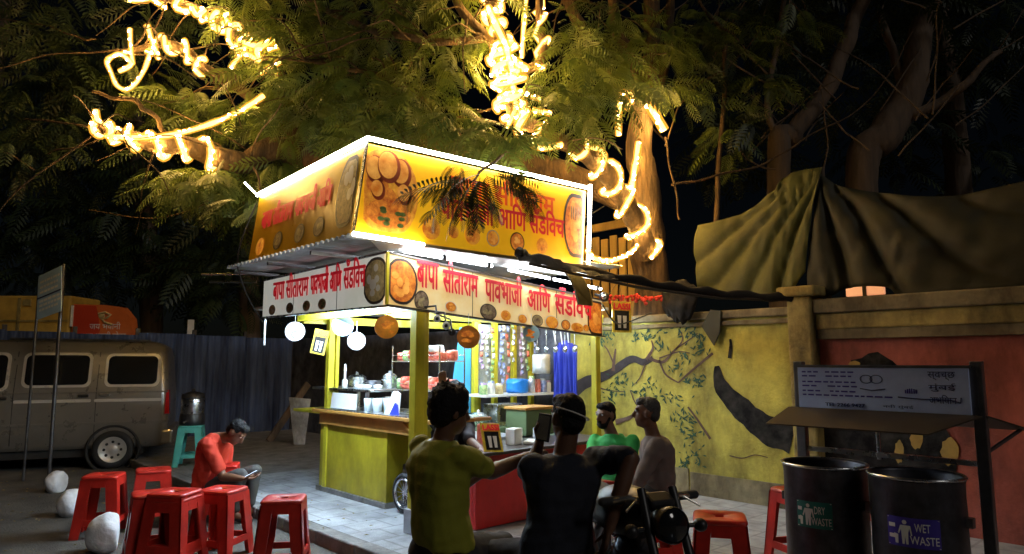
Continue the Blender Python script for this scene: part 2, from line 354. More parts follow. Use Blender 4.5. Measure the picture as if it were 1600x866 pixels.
# litter and leaves on the road: many small leaf scraps nobody would count
b = MB()
for i in range(800):
    u, v = RNG.uniform(-4.2, .2), RNG.uniform(-2, 8); z = .056 if u < -.56 else .156; a = RNG.uniform(0, 6.28); l_ = RNG.uniform(.006, .02) * RNG.uniform(1, 1.9)
    d = Vector((math.cos(a), math.sin(a), 0)); e = Vector((-d.y, d.x, 0)); p = Vector((u, v, z))
    b.add([p - d * l_, p - e * l_ * .4 + Vector((0, 0, .004)), p + d * l_, p + e * l_ * .4 + Vector((0, 0, .005))], [(0, 1, 2, 3)])
tag(b.build('litter', 'ochre'), 'scattered dry leaf litter on the dark road and pavement', 'litter', kind='stuff')

# ------------------------------------------------------------------ boundary wall with its painting
wall = thing('boundary_wall', 'painted boundary wall with yellow tree mural and red panel behind the bins', 'wall', (3, 0, .15))
V_PIL = at_u(1240, 560, 3).y; V_PI2 = at_u(1278, 560, 3).y
b = MB(); b.span((3, V_PIL, .1), (3.22, 1.05, 1.93)); b.build('yellow_panel', 'wall_yellow', wall)
b = MB(); b.span((3.0, 1.05, .1), (3.22, 8.9, 1.95)); b.build('far_panel', 'wall_slate', wall)
b = MB(); b.span((2.985, -1.85 + 1.27, .12), (2.998, 1.05, .40)); b.span((2.985, V_PIL, .12), (2.998, -.6, .37)); b.build('skirting', 'plaster', wall)
b = MB(); b.span((3.05, -9, .1), (3.22, V_PI2, 1.7)); b.build('red_panel', 'wall_red', wall)
b = MB(); b.span((2.90, V_PI2, .1), (3.2, V_PIL, 2.1), .02); b.box((3.04, (V_PIL + V_PI2) / 2, 2.14), (.4, .36, .09), None, .02); b.build('pillar', 'ochre', wall)
b = MB(); b.span((2.95, V_PIL + .002, 1.93), (3.26, 1.05, 2.01), .012); b.span((2.955, V_PIL + .002, 1.86), (2.999, 1.05, 1.905), .008)
b.build('coping', 'plaster', wall)
b = MB(); b.span((2.97, -9, 1.79), (3.24, V_PI2 - .002, 1.93), .015); b.build('beam', 'ochre', wall)
b = MB(); b.span((2.99, -9, 1.702), (3.2, V_PI2 - .002, 1.788)); b.span((2.93, -9, 1.932), (3.27, V_PI2 - .002, 2.06), .015); b.build('ledge', 'plaster', wall)
def ribbon(mb, pts, wd, u=2.994, n=6):
    pts = spline(pts, n); k = len(pts); ws = lerp_list(wd, k); L = []; R = []
    for i, p in enumerate(pts):
        t = pts[min(i + 1, k - 1)] - pts[max(i - 1, 0)]; nn = Vector((0, -t.z, t.y)).normalized()
        wob = 1 + .18 * noise.noise(p * 9); L.append((u, p.y + nn.y * ws[i] * wob, p.z + nn.z * ws[i] * wob)); R.append((u, p.y - nn.y * ws[i] * wob, p.z - nn.z * ws[i] * wob))
    mb.add(L + R, [(i, i + 1, k + i + 1, k + i) for i in range(k - 1)])
W = lambda *a: [at_u(x, y, 2.994) for x, y in a]
b = MB(); ribbon(b, W((896, 612), (915, 598), (950, 585), (985, 562), (1005, 566), (1020, 560)), (.085, .07, .05, .045, .04, .026)); mt = b.build('painted_tree', 'mural_trunk', wall)
b = MB()
for pts, wd in [(((958, 580), (960, 560), (962, 545)), (.028, .01)), (((958, 566), (950, 548), (944, 540)), (.012, .006)), (((1010, 562), (1020, 545), (1018, 532)), (.022, .006)),
                (((1015, 560), (1035, 566), (1050, 552), (1066, 533), (1064, 518)), (.02, .014, .01, .006)), (((1056, 545), (1076, 532), (1090, 521)), (.009, .005)),
                (((1030, 562), (1040, 585), (1060, 598)), (.014, .007)), (((1060, 598), (1085, 576), (1114, 552)), (.009, .014)), (((1008, 570), (1000, 590), (990, 602)), (.01, .004)),
                (((1075, 636), (1090, 656), (1110, 686)), (.01, .014)), (((985, 610), (992, 628), (1000, 640)), (.01, .004)), (((962, 660), (985, 652), (1000, 640)), (.03, .012)), (((1030, 560), (1060, 550), (1078, 552)), (.008, .004)),
                (((1140, 712), (1160, 716), (1180, 711), (1200, 715)), (.006, .004)), (((925, 602), (950, 610), (975, 612)), (.01, .004))]:
    ribbon(b, W(*pts), wd, 2.9925 - .0003 * len(b.f) % .0009)
b.build('painted_branch', 'mural_branch', mt)
b = MB()
for cx, cy, n_, sx, sy in [(945, 525, 26, 14, 16), (1010, 525, 34, 20, 10), (1070, 520, 30, 22, 12), (1035, 540, 14, 12, 10), (1095, 548, 14, 12, 8), (1068, 560, 14, 10, 9), (965, 600, 34, 22, 16), (950, 620, 20, 18, 8), (1020, 600, 10, 8, 10),
                           (1085, 595, 24, 14, 10), (1045, 620, 22, 22, 8), (1068, 655, 30, 14, 16), (1080, 680, 18, 10, 12), (1085, 712, 22, 14, 14), (1070, 722, 12, 12, 8), (1055, 575, 8, 14, 8), (1095, 530, 12, 8, 10), (1000, 615, 14, 12, 8)]:
    for _ in range(n_):
        p = at_u(cx + RNG.normal() * sx * .6, cy + RNG.normal() * sy * .6, 2.99); a = RNG.uniform(-1.2, 1.2) + 1.57 * RNG.integers(0, 2); l_ = RNG.uniform(.02, .042); wv = l_ * .38
        d = Vector((0, math.cos(a), math.sin(a))); e = Vector((0, -d.z, d.y)); p.x = 2.991 - RNG.uniform(0, .003)
        b.add([p - d * l_, p - e * wv * .8 - d * l_ * .2, p + d * l_, p + e * wv * .8 - d * l_ * .2], [(0, 1, 2, 3)])
b.build('painted_leaf', 'mural_leaf', mt)
b = MB(); ribbon(b, W((1120, 572), (1128, 606), (1165, 645), (1200, 672), (1238, 688)), (.025, .085, .12, .13, .13)); ribbon(b, W((1140, 560), (1142, 540), (1141, 530)), (.02, .012), 2.9925); b.build('painted_trunk', 'mural_dark', wall)
b = MB()
W5 = lambda *a: [Vector((3.044, *at_u(x, y, 3.044).yz)) for x, y in a]
def blob(mb, cx, cy, rx, ry, u=3.044, k=18):
    mb.add([(u, *at_u(cx + rx * math.cos(6.283 * i / k) * (1 + .1 * math.sin(i * 3)), cy + ry * math.sin(6.283 * i / k) * (1 + .1 * math.cos(i * 2.3)), u).yz) for i in range(k)], [list(range(k))])
blob(b, 1365, 590, 42, 38); blob(b, 1330, 720, 75, 90, 3.0435); blob(b, 1440, 730, 55, 85, 3.043); fg = b.build('painted_figure', 'mural_dark', wall)
b = MB(); blob(b, 1405, 706, 7, 18, 3.0405); blob(b, 1432, 685, 10, 17, 3.0400); blob(b, 1484, 706, 14, 22, 3.0395); blob(b, 1335, 569, 9, 5, 3.039); b.build('painted_patch', 'mural_gold', fg)

# corrugated fence across the back of the lane
fence = thing('sheet_fence', 'dented blue corrugated sheet fence behind the grey van', 'fence', (.5, 8.6, .1))
for k in range(9):
    u0 = -5.6 + k * .95; b = MB(); n_ = 48; z1 = 2.0 - .02 * (k % 3)
    for i in range(n_ + 1):
        u = u0 + .95 * i / n_; v = 8.6 + .022 * math.sin(i * 1.05) + .008 * noise.noise(Vector((u * 2, k, 0)))
        b.v += [(u, v, .0), (u, v + .015 * noise.noise(Vector((u * 3, 1, k))), 1.0), (u, v, z1)]
    for i in range(n_):
        for j in range(2): b.f.append([i * 3 + j, i * 3 + 3 + j, i * 3 + 4 + j, i * 3 + 1 + j]); b.sm.append(True); b.mi.append(0)
    b.build('sheet', 'fence_blue', fence)
for k in range(10): b = MB(); b.span((-5.63 + k * .95, 8.64, 0), (-5.57 + k * .95, 8.7, 2.08)); b.build('post', 'rust_brown', fence)
# low far notice on a post behind the fence
nb = thing('notice_plate', 'small pale plate on a post above the blue fence', 'sign', tuple(at_d(298, 560, 13.2) * 1))
q = at_d(298, 512, 13.0); b = MB(); b.box(q, (.12, .01, .3), Matrix.Rotation(-.75, 3, 'Z')); b.build('plate', 'white_paint', nb)
b = MB(); b.tube([(q.x, q.y + .03, 0), (q.x, q.y + .03, q.z + .1)], .02); b.build('post', 'dark_steel', nb)

# ------------------------------------------------------------------ the food stall
stall = thing('food_stall', 'yellow snack stall with lit red and yellow sign boards on the pavement', 'food stall', (0, 0, .15))
def part(name, m, fn, parent=stall): b = MB(); fn(b); return b.build(name, m, parent)
for k, (u, v, wd) in enumerate([(-.02, 0, .09), (.07, .03, .055), (.32, 2.1, .07), (.40, 2.1, .04), (2.25, .02, .07), (2.3, 2.0, .07), (1.35, 2.02, .05)]):
    part('post', 'yellow_paint', lambda b: b.span((u - wd / 2, v - wd / 2, .30 if k == 0 else .15), (u + wd / 2, v + wd / 2, 2.0), .006))
part('foot_block', 'zinc', lambda b: b.span((-.085, -.065, .15), (.045, .065, .34), .008))
# side counter
part('counter_panel', 'yellow_panel', lambda b: b.span((.3, .92, .2), (.34, 2.22, .84), .004))
part('apron', 'orange_ply', lambda b: b.span((.27, .3, .842), (.31, 2.2, .965), .004))
part('counter_top', 'orange_ply', lambda b: (b.span((.22, .12, .967), (.9, 2.28, 1.0), .006)))
part('top_sheet', 'steel', lambda b: b.span((.24, .14, 1.002), (.88, 2.26, 1.008)))
for v_ in (.93, 2.2): part('side_panel', 'yellow_panel', lambda b: b.span((.344, v_, .2), (.9, v_ + .03, .96)))
part('plinth', 'kerb', lambda b: b.span((.28, .9, .15), (.92, 2.25, .198)))
part('brace', 'orange_ply', lambda b: b.beam((.26, .62, .955), (.26, .32, .80), .02, .02))
# front counter, red
part('front_counter', 'red_panel', lambda b: b.span((.36, -.3, .16), (2.0, -.26, .74), .004))
part('front_top', 'plate_dark', lambda b: b.span((.28, -.4, .742), (2.05, .2, .77), .006))
for u_ in (.36, 1.97): part('counter_end', 'red_panel', lambda b: b.span((u_, -.258, .16), (u_ + .03, .2, .74)))
# ceiling and beams
part('ceiling', 'white_paint', lambda b: b.span((-.40, -.12, 2.03), (2.3, 2.4, 2.06)))
part('beam', 'yellow_paint', lambda b: (b.span((-.05, -.05, 1.905), (2.3, 0.0, 1.985)), b.span((-.06, .052, 1.915), (-.0, 2.12, 1.985)), b.span((.02, 2.122, 1.9), (2.3, 2.18, 1.98)), b.span((.40, 1.1, 1.93), (2.28, 1.17, 2.0))))
# lower sign boards (fascia)
F00, F01, F10, F11 = Vector((-.45, -.2, 1.93)), Vector((-.45, -.2, 2.325)), Vector((2.1, -.2, 1.755)), Vector((2.1, -.2, 2.11))
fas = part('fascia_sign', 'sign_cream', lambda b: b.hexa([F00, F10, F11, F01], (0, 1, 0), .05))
own_glow(M['sign_cream'], .22); own_glow(M['sign_pale'], .17)
fx = (F10 - F00).normalized(); fup = Vector((0, 0, 1))
def onf(s, t, d=.003): lo = F00.lerp(F10, s); hi = F01.lerp(F11, s); return lo.lerp(hi, t) + Vector((0, -d, 0))
def pxs(x): return (at_v(x, 455, -.2).x + .45) / 2.55
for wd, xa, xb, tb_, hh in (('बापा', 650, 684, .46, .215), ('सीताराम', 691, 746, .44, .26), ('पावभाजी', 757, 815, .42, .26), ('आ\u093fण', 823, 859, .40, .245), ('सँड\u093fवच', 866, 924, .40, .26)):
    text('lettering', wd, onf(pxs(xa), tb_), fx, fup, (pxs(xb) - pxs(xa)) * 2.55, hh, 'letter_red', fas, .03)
def disc(mb, c, rx, ry, xd, up, d=.0, k=26, clip=None):
    xd = Vector(xd).normalized(); up = Vector(up).normalized(); nn = xd.cross(up); vs = []
    for i in range(k):
        p = (rx * math.cos(6.283 * i / k), ry * math.sin(6.283 * i / k))
        if clip: p = (max(clip[0], min(clip[1], p[0])), max(clip[2], min(clip[3], p[1])))
        vs.append(Vector(c) + xd * p[0] + up * p[1] + nn * d)
    mb.add(vs, [list(range(k))])
def plate(parent, c, rx, ry, xd, up, kind, name='food_picture', clip=None):
    """a printed dish: rim, food and garnish laid in sheets a millimetre apart"""
    b = MB(); b.m = 0; disc(b, c, rx, ry, xd, up, .001, clip=clip); b.m = 1; cl = [x * .88 for x in clip] if clip else None; disc(b, c, rx * .88, ry * .88, xd, up, .002, clip=cl)
    b.m = 2; xd = Vector(xd).normalized(); up = Vector(up).normalized()
    for i in range(6 if rx > .05 else 3):
        a = RNG.uniform(0, 6.28); q = RNG.uniform(.1, .55); ox = rx * q * math.cos(a); oy = ry * q * math.sin(a)
        if clip and (ox - rx * .2 < clip[0] or ox + rx * .2 > clip[1]): continue
        disc(b, Vector(c) + xd * ox + up * oy, rx * RNG.uniform(.14, .26), ry * RNG.uniform(.14, .26), xd, up, .0024 + i * .0003, 12)
    return b.build(name, {'thali': ('plate_dark', 'food_red', 'bun'), 'bun': ('plate_white', 'food_orange', 'bun'), 'tan': ('plate_dark', 'food_tan', 'food_brown'), 'brown': ('plate_dark', 'food_brown', 'food_tan'), 'green': ('plate_white', 'food_tan', 'food_green'),
                           'print': ('food_orange', 'food_orange', 'food_red'), 'grey': ('plate_dark', 'food_tan', 'plate_white')}[kind], parent)
plate(fas, onf(.05, .5), .15, .185, fx, fup, 'thali', clip=(-.115, .15, -.18, .18))
plate(fas, onf(.125, .17), .07, .085, fx, fup, 'brown', clip=(-.075, .075, -.06, .085))
for s_, r_, kd in ((.24, .06, 'bun'), (.48, .06, 'print'), (.635, .07, 'tan'), (.785, .065, 'thali'), (.90, .05, 'bun')): plate(fas, onf(s_, .15), r_, r_ * .75, fx, fup, kd)
plate(fas, onf(.40, .17), .095, .07, fx, fup, 'brown'); plate(fas, onf(.56, .13), .06, .045, fx, fup, 'bun'); plate(fas, onf(.71, .16), .095, .065, fx, fup, 'bun'); plate(fas, onf(.85, .13), .09, .045, fx, fup, 'print')
plate(fas, onf(.965, .48), .16, .2, fx, fup, 'thali', clip=(-.14, .08, -.17, .17))
own_glow(M['letter_red'], .12); own_glow(M['letter_orange'], .12)  # a little glow put into the letter reds to keep them bright
part('seam', 'plate_dark', lambda b: [b.hexa([onf(s, 0, .001), onf(s + .002, 0, .001), onf(s + .002, 1, .001), onf(s, 1, .001)], (0, -1, 0), .002) for s in (.33, .735)], fas)
part('edging', 'plate_dark', lambda b: (b.beam(onf(0, -.015, 0), onf(1, -.015, 0), .07, .012), b.beam(onf(0, 1.02, -.02), onf(1, 1.02, -.02), .07, .014)), fas)
G00, G01, G10, G11 = Vector((-.45, 2.08, 1.945)), Vector((-.45, 2.08, 2.30)), Vector((-.45, -.195, 1.93)), Vector((-.45, -.195, 2.325))
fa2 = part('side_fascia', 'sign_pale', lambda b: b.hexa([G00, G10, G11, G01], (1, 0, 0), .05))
gx = (G10 - G00).normalized()
def ong(s, t, d=.003): return G00.lerp(G10, s).lerp(G01.lerp(G11, s), t) + Vector((-d, 0, 0))
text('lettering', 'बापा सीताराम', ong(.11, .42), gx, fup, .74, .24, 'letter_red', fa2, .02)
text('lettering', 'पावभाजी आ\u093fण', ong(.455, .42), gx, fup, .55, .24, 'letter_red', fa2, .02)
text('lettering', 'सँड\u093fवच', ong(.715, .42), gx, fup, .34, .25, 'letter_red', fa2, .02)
plate(fa2, ong(.93, .5), .2, .19, gx, fup, 'grey', clip=(-.17, .14, -.185, .185))
for s, kd in ((.1, 'grey'), (.27, 'tan'), (.55, 'green'), (.42, 'green')): plate(fa2, ong(s, .16), .075, .05, gx, fup, kd)
part('seam', 'plate_dark', lambda b: [b.hexa([ong(s, 0, .001), ong(s + .003, 0, .001), ong(s + .003, 1, .001), ong(s, 1, .001)], (-1, 0, 0), .002) for s in (.3, .66)], fa2)
part('edging', 'steel', lambda b: (b.beam(ong(0, 1.03, -.02), ong(1, 1.03, -.02), .06, .02), b.beam(ong(0, -.02, -.02), ong(1, -.02, -.02), .06, .012)), fa2)
part('corner_trim', 'yellow_paint', lambda b: b.beam((-.455, -.205, 1.93), (-.455, -.205, 2.335), .02, .02))
part('bracket', 'zinc', lambda b: b.beam((-.43, 2.06, 1.93), (-.43, 2.06, 1.66), .016, .016))
# corrugated canopy under the roof sign
def corr(b):
    n_ = 150
    for i in range(n_ + 1):
        v = -.40 + 2.3 * i / n_; dz = .016 * math.sin(i * 2 * math.pi / 5.2)
        b.v += [(-.9, v, 2.385 + dz), (2.2, v, 2.455 + dz)]
    for i in range(n_): b.f.append([i * 2, i * 2 + 2, i * 2 + 3, i * 2 + 1]); b.sm.append(True); b.mi.append(0)
part('canopy', 'zinc', corr)
for v_ in (.3, 1.1, 1.85): part('rafter', 'dark_steel', lambda b: b.beam((-.84, v_, 2.345), (-.4, v_, 2.345), .03, .03))
part('soffit', 'white_board', lambda b: b.add([(-.75, -.42, 2.372), (1.62, -.42, 2.36), (2.1, -.15, 2.33), (-.5, -.15, 2.352)], [(0, 1, 2, 3)]))
part('stay_rod', 'steel', lambda b: (b.tube([(-.5, 2.15, 2.3), (-.75, 2.75, 2.33)], .012), b.tube([(-.5, 2.12, 2.38), (-.95, 2.4, 2.36)], .01)))
# roof sign: tall yellow boards
a0, a1, a2, a3 = Vector((-.88, -.42, 2.40)), Vector((-.79, -.42, 3.07)), Vector((1.56, -.42, 2.405)), Vector((1.62, -.42, 3.13))
rs = part('roof_sign', 'sign_yellow', lambda b: b.hexa([a0, a2, a3, a1], (0, 1, 0), .04)); own_glow(M['sign_yellow'], .22); own_glow(M['food_orange'], .2); own_glow(M['food_red'], .2); own_glow(M['bun'], .2)  # glow put into roof board and print colours to brighten them
def onr(s, t, d=.003): return a0.lerp(a2, s).lerp(a1.lerp(a3, s), t) + Vector((0, -d, 0))
rx_ = Vector((1, 0, .01)).normalized(); ru = Vector((0, 0, 1))
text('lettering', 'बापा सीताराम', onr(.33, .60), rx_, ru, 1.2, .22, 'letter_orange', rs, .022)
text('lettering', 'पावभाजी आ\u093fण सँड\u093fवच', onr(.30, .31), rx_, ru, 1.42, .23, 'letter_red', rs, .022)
plate(rs, onr(.095, .5), .27, .34, rx_, ru, 'print', clip=(-.2, .27, -.3, .31))
BUNS = [(-.12, .15, .085), (.1, .16, .09), (-.01, .19, .1), (-.1, .0, .06), (.13, .0, .065)]
b = MB()
for i, (dx, dz, r0) in enumerate(BUNS):
    b.m = 0; disc(b, onr(.1, .5) + rx_ * dx + ru * dz, r0, r0 * 1.25, rx_, ru, .005 + i * .0014, 20); b.m = 1; disc(b, onr(.1, .5) + rx_ * (dx - .012) + ru * (dz + .012), r0 * .82, r0 * 1.02, rx_, ru, .0057 + i * .0014, 20)
b.build('bun_picture', ('bun_shade', 'bun'), rs)
b = MB(); disc(b, onr(.1, .5) - ru * .16, .19, .11, rx_, ru, .0045, 24); b.build('curry_picture', 'food_red', rs)
b = MB()
for i in range(9): disc(b, onr(.1, .22) + rx_ * RNG.uniform(-.12, .14) + ru * RNG.uniform(-.06, .08), .03, .018, rx_, ru, .014 + i * .0004, 8)
b.build('garnish_picture', 'food_green', rs)
plate(rs, onr(.955, .5), .19, .34, rx_, ru, 'thali', clip=(-.19, .08, -.3, .31))
b = MB()
for i in range(6): disc(b, onr(.955, .5) + rx_ * (-.08 + .025 * i) + ru * (.12 - .0 * i), .008, .07, rx_, ru, .006 + .0004 * i, 10)
b.build('grill_picture', 'food_brown', rs)
for s, kd, r0 in ((.27, 'print', .085), (.44, 'print', .08), (.53, 'bun', .07), (.645, 'thali', .085), (.77, 'print', .07), (.36, 'print', .05)): plate(rs, onr(s, .17), r0, r0, rx_, ru, kd)
c0, c1, c2, c3 = Vector((-.88, 1.43, 2.375)), Vector((-.80, 1.43, 3.0)), Vector((-.88, -.38, 2.40)), Vector((-.79, -.38, 3.07))
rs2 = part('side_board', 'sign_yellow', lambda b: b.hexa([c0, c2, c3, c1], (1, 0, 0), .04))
M['side_vinyl'] = mat('side_vinyl', (.66, .34, .01), .3, var=.25, scale=1.6, col2=(.76, .44, .015), bump=.25, bscale=2.2, spec=.25); rs2.data.materials[0] = M['side_vinyl']
def onl(s, t, d=.004): return c0.lerp(c2, s).lerp(c1.lerp(c3, s), t) + Vector((-d, 0, 0))
lx = (c2 - c0).normalized(); lup = (c1 - c0).normalized()
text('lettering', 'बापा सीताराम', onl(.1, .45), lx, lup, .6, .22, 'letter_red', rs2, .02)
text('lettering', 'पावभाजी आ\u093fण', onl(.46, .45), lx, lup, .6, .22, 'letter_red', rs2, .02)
for s in (.12, .32, .54, .72): plate(rs2, onl(s, .2), .085, .08, lx, lup, 'brown' if s > .3 else 'print')
plate(rs2, onl(.93, .5), .16, .3, lx, lup, 'grey', clip=(-.16, .1, -.27, .28))
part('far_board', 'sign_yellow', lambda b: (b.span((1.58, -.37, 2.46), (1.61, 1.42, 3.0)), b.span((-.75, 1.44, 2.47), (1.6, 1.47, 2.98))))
part('corner_angle', 'steel', lambda b: b.beam((-.885, -.428, 2.4), (-.795, -.428, 3.07), .03, .012))
def strip(pts, r_=.017): part('light_strip', 'led_white', lambda b: b.tube(pts, r_, 8))
strip([(-.815, 1.45, 3.02), (-.805, -.45, 3.095)]); strip([(-.805, -.455, 3.097), (1.63, -.455, 3.155)]); strip([(1.645, -.455, 3.19), (1.60, -.455, 2.40)]); strip([(-.9, -.455, 2.385), (-.30, -.455, 2.375)]); strip([(-.80, 1.47, 3.02), (-.87, 1.62, 3.16)], .008)
# tubes under the soffit and on the ceiling
for p0, p1 in (((-.35, -.27, 2.345), (.55, -.27, 2.315)), ((.75, -.27, 2.30), (2.0, -.27, 2.22))):
    tb = part('tube_lamp', 'tube_soft', lambda b: b.tube([p0, p1], .013, 8))
    part('clamp', 'black_plastic', lambda b: [b.box(Vector(p0).lerp(Vector(p1), t), (.035, .04, .04)) for t in (.42, .95)], tb)
for p0, p1 in (((.1, .55, 2.015), (1.3, .55, 2.015)), ((.62, .75, 2.015), (.62, 1.95, 2.015)), ((1.3, 1.35, 2.015), (2.2, 1.35, 2.015)), ((-.25, .5, 2.015), (-.25, 1.7, 2.015)), ((2.2, -.1, 2.015), (2.2, .5, 2.015))):  # tube at the right end is added to brighten the wall beside it
    part('tube_lamp', 'tube_awning' if p0[0] < -.2 else 'tube_white', lambda b: b.tube([p0, p1], .012, 8))
# back shelving
for u in (1.97, 2.28, 2.60, 2.90): part('shelf_post', 'yellow_paint', lambda b: b.span((u - .03, 1.62, .9), (u + .03, 1.68, 1.98), .004))
part('shelf_board', 'white_paint', lambda b: (b.span((1.75, 1.2, 1.10), (2.93, 1.6, 1.125)), b.span((1.75, 1.3, .80), (2.93, 1.6, .825))))
part('rear_counter', 'green_chest', lambda b: b.span((1.3, .95, .15), (2.9, 1.6, .79), .006))
part('back_cloth', 'packet_silver', lambda b: b.span((1.98, 1.72, 1.1), (2.94, 1.73, 1.95)))
part('blue_board', 'blue_board', lambda b: b.hexa([(1.62, 1.7, .9), (1.93, 1.68, .9), (1.93, 1.68, 1.9), (1.78, 1.7, 1.9)], (0, 1, 0), .01))
# ------------------------------------------------------------------ things on and in the stall
def hang_disc(px, py, depth, rpx, m, label, mark):
    c = at_d(px, py, depth); r_ = rpx / FPX * depth; t = thing('menu_disc', label, 'hanging disc', tuple(c), 0, 'round menu discs hung from the stall')
    n = (CAM - c); n.z = 0; n.normalize(); n = (n + Vector((RNG.uniform(-.15, .15), RNG.uniform(-.15, .15), 0))).normalized(); xd = Vector((0, 0, 1)).cross(n).normalized(); up = Vector((0, 0, 1))
    M3 = Matrix((xd, up, n)).transposed()
    b = MB(); b.lathe([(1e-4, -.004), (r_, -.004), (r_, .004), (1e-4, .004)], c, 32, M3, False); b.build('board', m, t)
    b = MB(); b.tube([c + up * r_, c + up * (r_ + .1)], .003, 5); b.build('string', 'white_paint', t)
    b = MB()
    if mark == 'ring':
        for i in range(7): a = .9 * i; disc(b, c + xd * r_ * .45 * math.cos(a) + up * r_ * .45 * math.sin(a), r_ * .13, r_ * .09, xd, up, .0052 + i * 2e-4, 10)
        b.build('picture', 'food_tan', t)
    elif mark == 'swirl':
        b.tube([c + n * .0045 + xd * r_ * .5 * math.cos(a) * (1 - a / 9) + up * (-r_ * .35 + r_ * .35 * math.sin(a)) for a in np.linspace(0, 5, 16)], .005, 5); b.build('picture', 'letter_navy', t)
    elif mark == 'band':
        b.hexa([c + n * .0045 + xd * x * r_ + up * y * r_ for x, y in ((-.95, -.2), (.9, -.35), (.9, -.22), (-.95, -.08))], n, .001); b.m = 1
        b.hexa([c + n * .0045 + xd * x * r_ + up * y * r_ for x, y in ((-.4, .4), (.4, .4), (.4, .58), (-.4, .58))], n, .001); b.build('picture', ('steel', 'sign_blue'), t)
    else:
        for i in range(9): a = RNG.uniform(0, 6.28); q = r_ * RNG.uniform(.1, .6); disc(b, c + xd * q * math.cos(a) + up * q * math.sin(a), r_ * .25, r_ * .14, xd, up, .0052 + i * 2e-4, 10)
        b.build('picture', 'food_red', t)
hang_disc(461, 518, 7.0, 15, 'white_plastic', 'white disc with dark swirl, hung alone under the far corner of the stall', 'swirl')
hang_disc(557, 533, 6.4, 14, 'white_plastic', 'white disc with food picture hanging between pale blue disc and orange disc', 'ring')
hang_disc(536, 509, 6.6, 16.5, 'disc_blue', 'pale blue round disc with grey band hanging beside the yellow post', 'band')
hang_disc(604, 511, 5.9, 18.5, 'disc_orange', 'orange food disc hanging left of the yellow corner post', 'food')
hang_disc(732, 527, 5.6, 18, 'disc_orange', 'orange food disc hanging in front of the packet shelves', 'food')
hang_disc(830, 521, 6.2, 13, 'disc_blue', 'small pale disc under the long sign above the blue bag', 'none2')
def poster(name, label, bl, br, tl, flat=True):
    bl, br, tl = Vector(bl), Vector(br), Vector(tl); xd = (br - bl); wd = xd.length; xd.normalize(); up = tl - bl; ht = up.length; up.normalize(); n = xd.cross(up)
    t = thing(name, label, 'poster', tuple(bl), 0, 'drink posters')
    b = MB(); b.hexa([bl, br, br + up * ht, tl], -n, .006); b.build('sheet', 'packet_yellow', t)
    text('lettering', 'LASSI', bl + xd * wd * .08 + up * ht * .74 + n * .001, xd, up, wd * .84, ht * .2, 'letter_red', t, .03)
    b = MB(); b.hexa([bl + xd * wd * x + up * ht * y + n * .0005 for x, y in ((.12, .06), (.88, .06), (.88, .7), (.12, .7))], n, .001); pc = b.build('picture', 'mural_dark', t)
    b = MB()
    for x in (.36, .64): b.hexa([bl + xd * wd * (x + dx) + up * ht * y + n * .0025 for dx, y in ((-.07, .14), (.07, .14), (.1, .54), (-.1, .54))], n, .001)
    b.build('glass_picture', 'plate_white', pc)
    return t
p = at_d(484, 551, 6.9); q = at_d(506, 556, 6.9); s = at_d(493, 513, 6.9); poster('drink_poster', 'tilted white and yellow drink poster hanging left of the yellow rear post', p, q, s)
p = at_v(957, 519, -.07); q = at_v(987, 520, -.09); s = at_v(956, 470, -.07); poster('drink_poster', 'yellow drink poster hanging at the right end of the long sign', p, q, s)
p = at_d(757, 706, 5.15); q = at_d(787, 706, 5.25); s = at_d(750, 661, 5.25); poster('drink_poster', 'yellow drink poster propped upright on the red counter', p, q, s)
b = MB(); p = at_v(972, 470, -.08); b.tube([p, p + Vector((-.02, .02, .22)), Vector((2.12, -.2, 2.1))], .003, 5); tag(b.build('cord', 'black_plastic', None, loc=p), 'thin dark cord holding up the drink poster at the sign end', 'cord')
# rack of buns
rk = thing('bun_rack', 'chrome wire rack holding red packets beside the corner post', 'rack', (.8, 1.1, 1.0))
U0, U1, V0, V1 = .62, .92, .55, 1.35
b = MB()
for u in (U0, U1):
    for v in (V0, V1): b.tube([(u, v, 1.01), (u, v, 1.66)], .007, 6)
b.build('frame', 'chrome', rk)
for z in (1.22, 1.50):
    b = MB()
    for v in np.linspace(V0, V1, 12): b.tube([(U0, v, z), (U1, v, z)], .003, 5)
    for u in (U0, U1): b.tube([(u, V0, z), (u, V1, z)], .006, 6); b.tube([(u, V0, z + .06), (u, V1, z + .06)], .004, 6)
    b.build('shelf', 'chrome', rk)
cols = ['packet_red', 'packet_red', 'packet_red', 'packet_yellow', 'packet_green', 'plate_white']
def packet(u, v, z, m, label, sx=.1, sy=.07, sz=.06, rz=0., group='packets on the wire rack', name='snack_packet', cat='packet'):
    b = MB(); M3 = Matrix.Rotation(rz, 3, 'Z')
    bm = bmesh.new(); bmesh.ops.create_cube(bm, size=1); bmesh.ops.subdivide_edges(bm, edges=bm.edges[:], cuts=4, use_grid_fill=True)
    for w_ in bm.verts:
        k = 1 - .55 * (abs(w_.co.x * 2) ** 3); w_.co = Vector((w_.co.x * sx, w_.co.y * sy * k, w_.co.z * sz * k)) + Vector((1, 1, 1)) * .004 * noise.noise(w_.co * 9 + Vector((u, v, z)) * 7)
    b.add([M3 @ w_.co for w_ in bm.verts], [[x.index for x in f.verts] for f in bm.faces], True); bm.free()
    o = b.build(name, m); o.location = (u, v, z + sz / 2); return tag(o, label, cat, group)
i = 0
for z, k in ((1.225, 9), (1.505, 7)):
    for v in np.linspace(V0 + .08, V1 - .08, k):
        for u in (U0 + .07, U1 - .09): packet(u, v, z, cols[i * 7 % 6], ['red', 'red', 'red', 'yellow', 'green', 'white'][i * 7 % 6] + ' puffy snack packet lying on the wire rack', .13, .09, .085 + .02 * (i % 3), RNG.uniform(-.5, .5)); i += 1
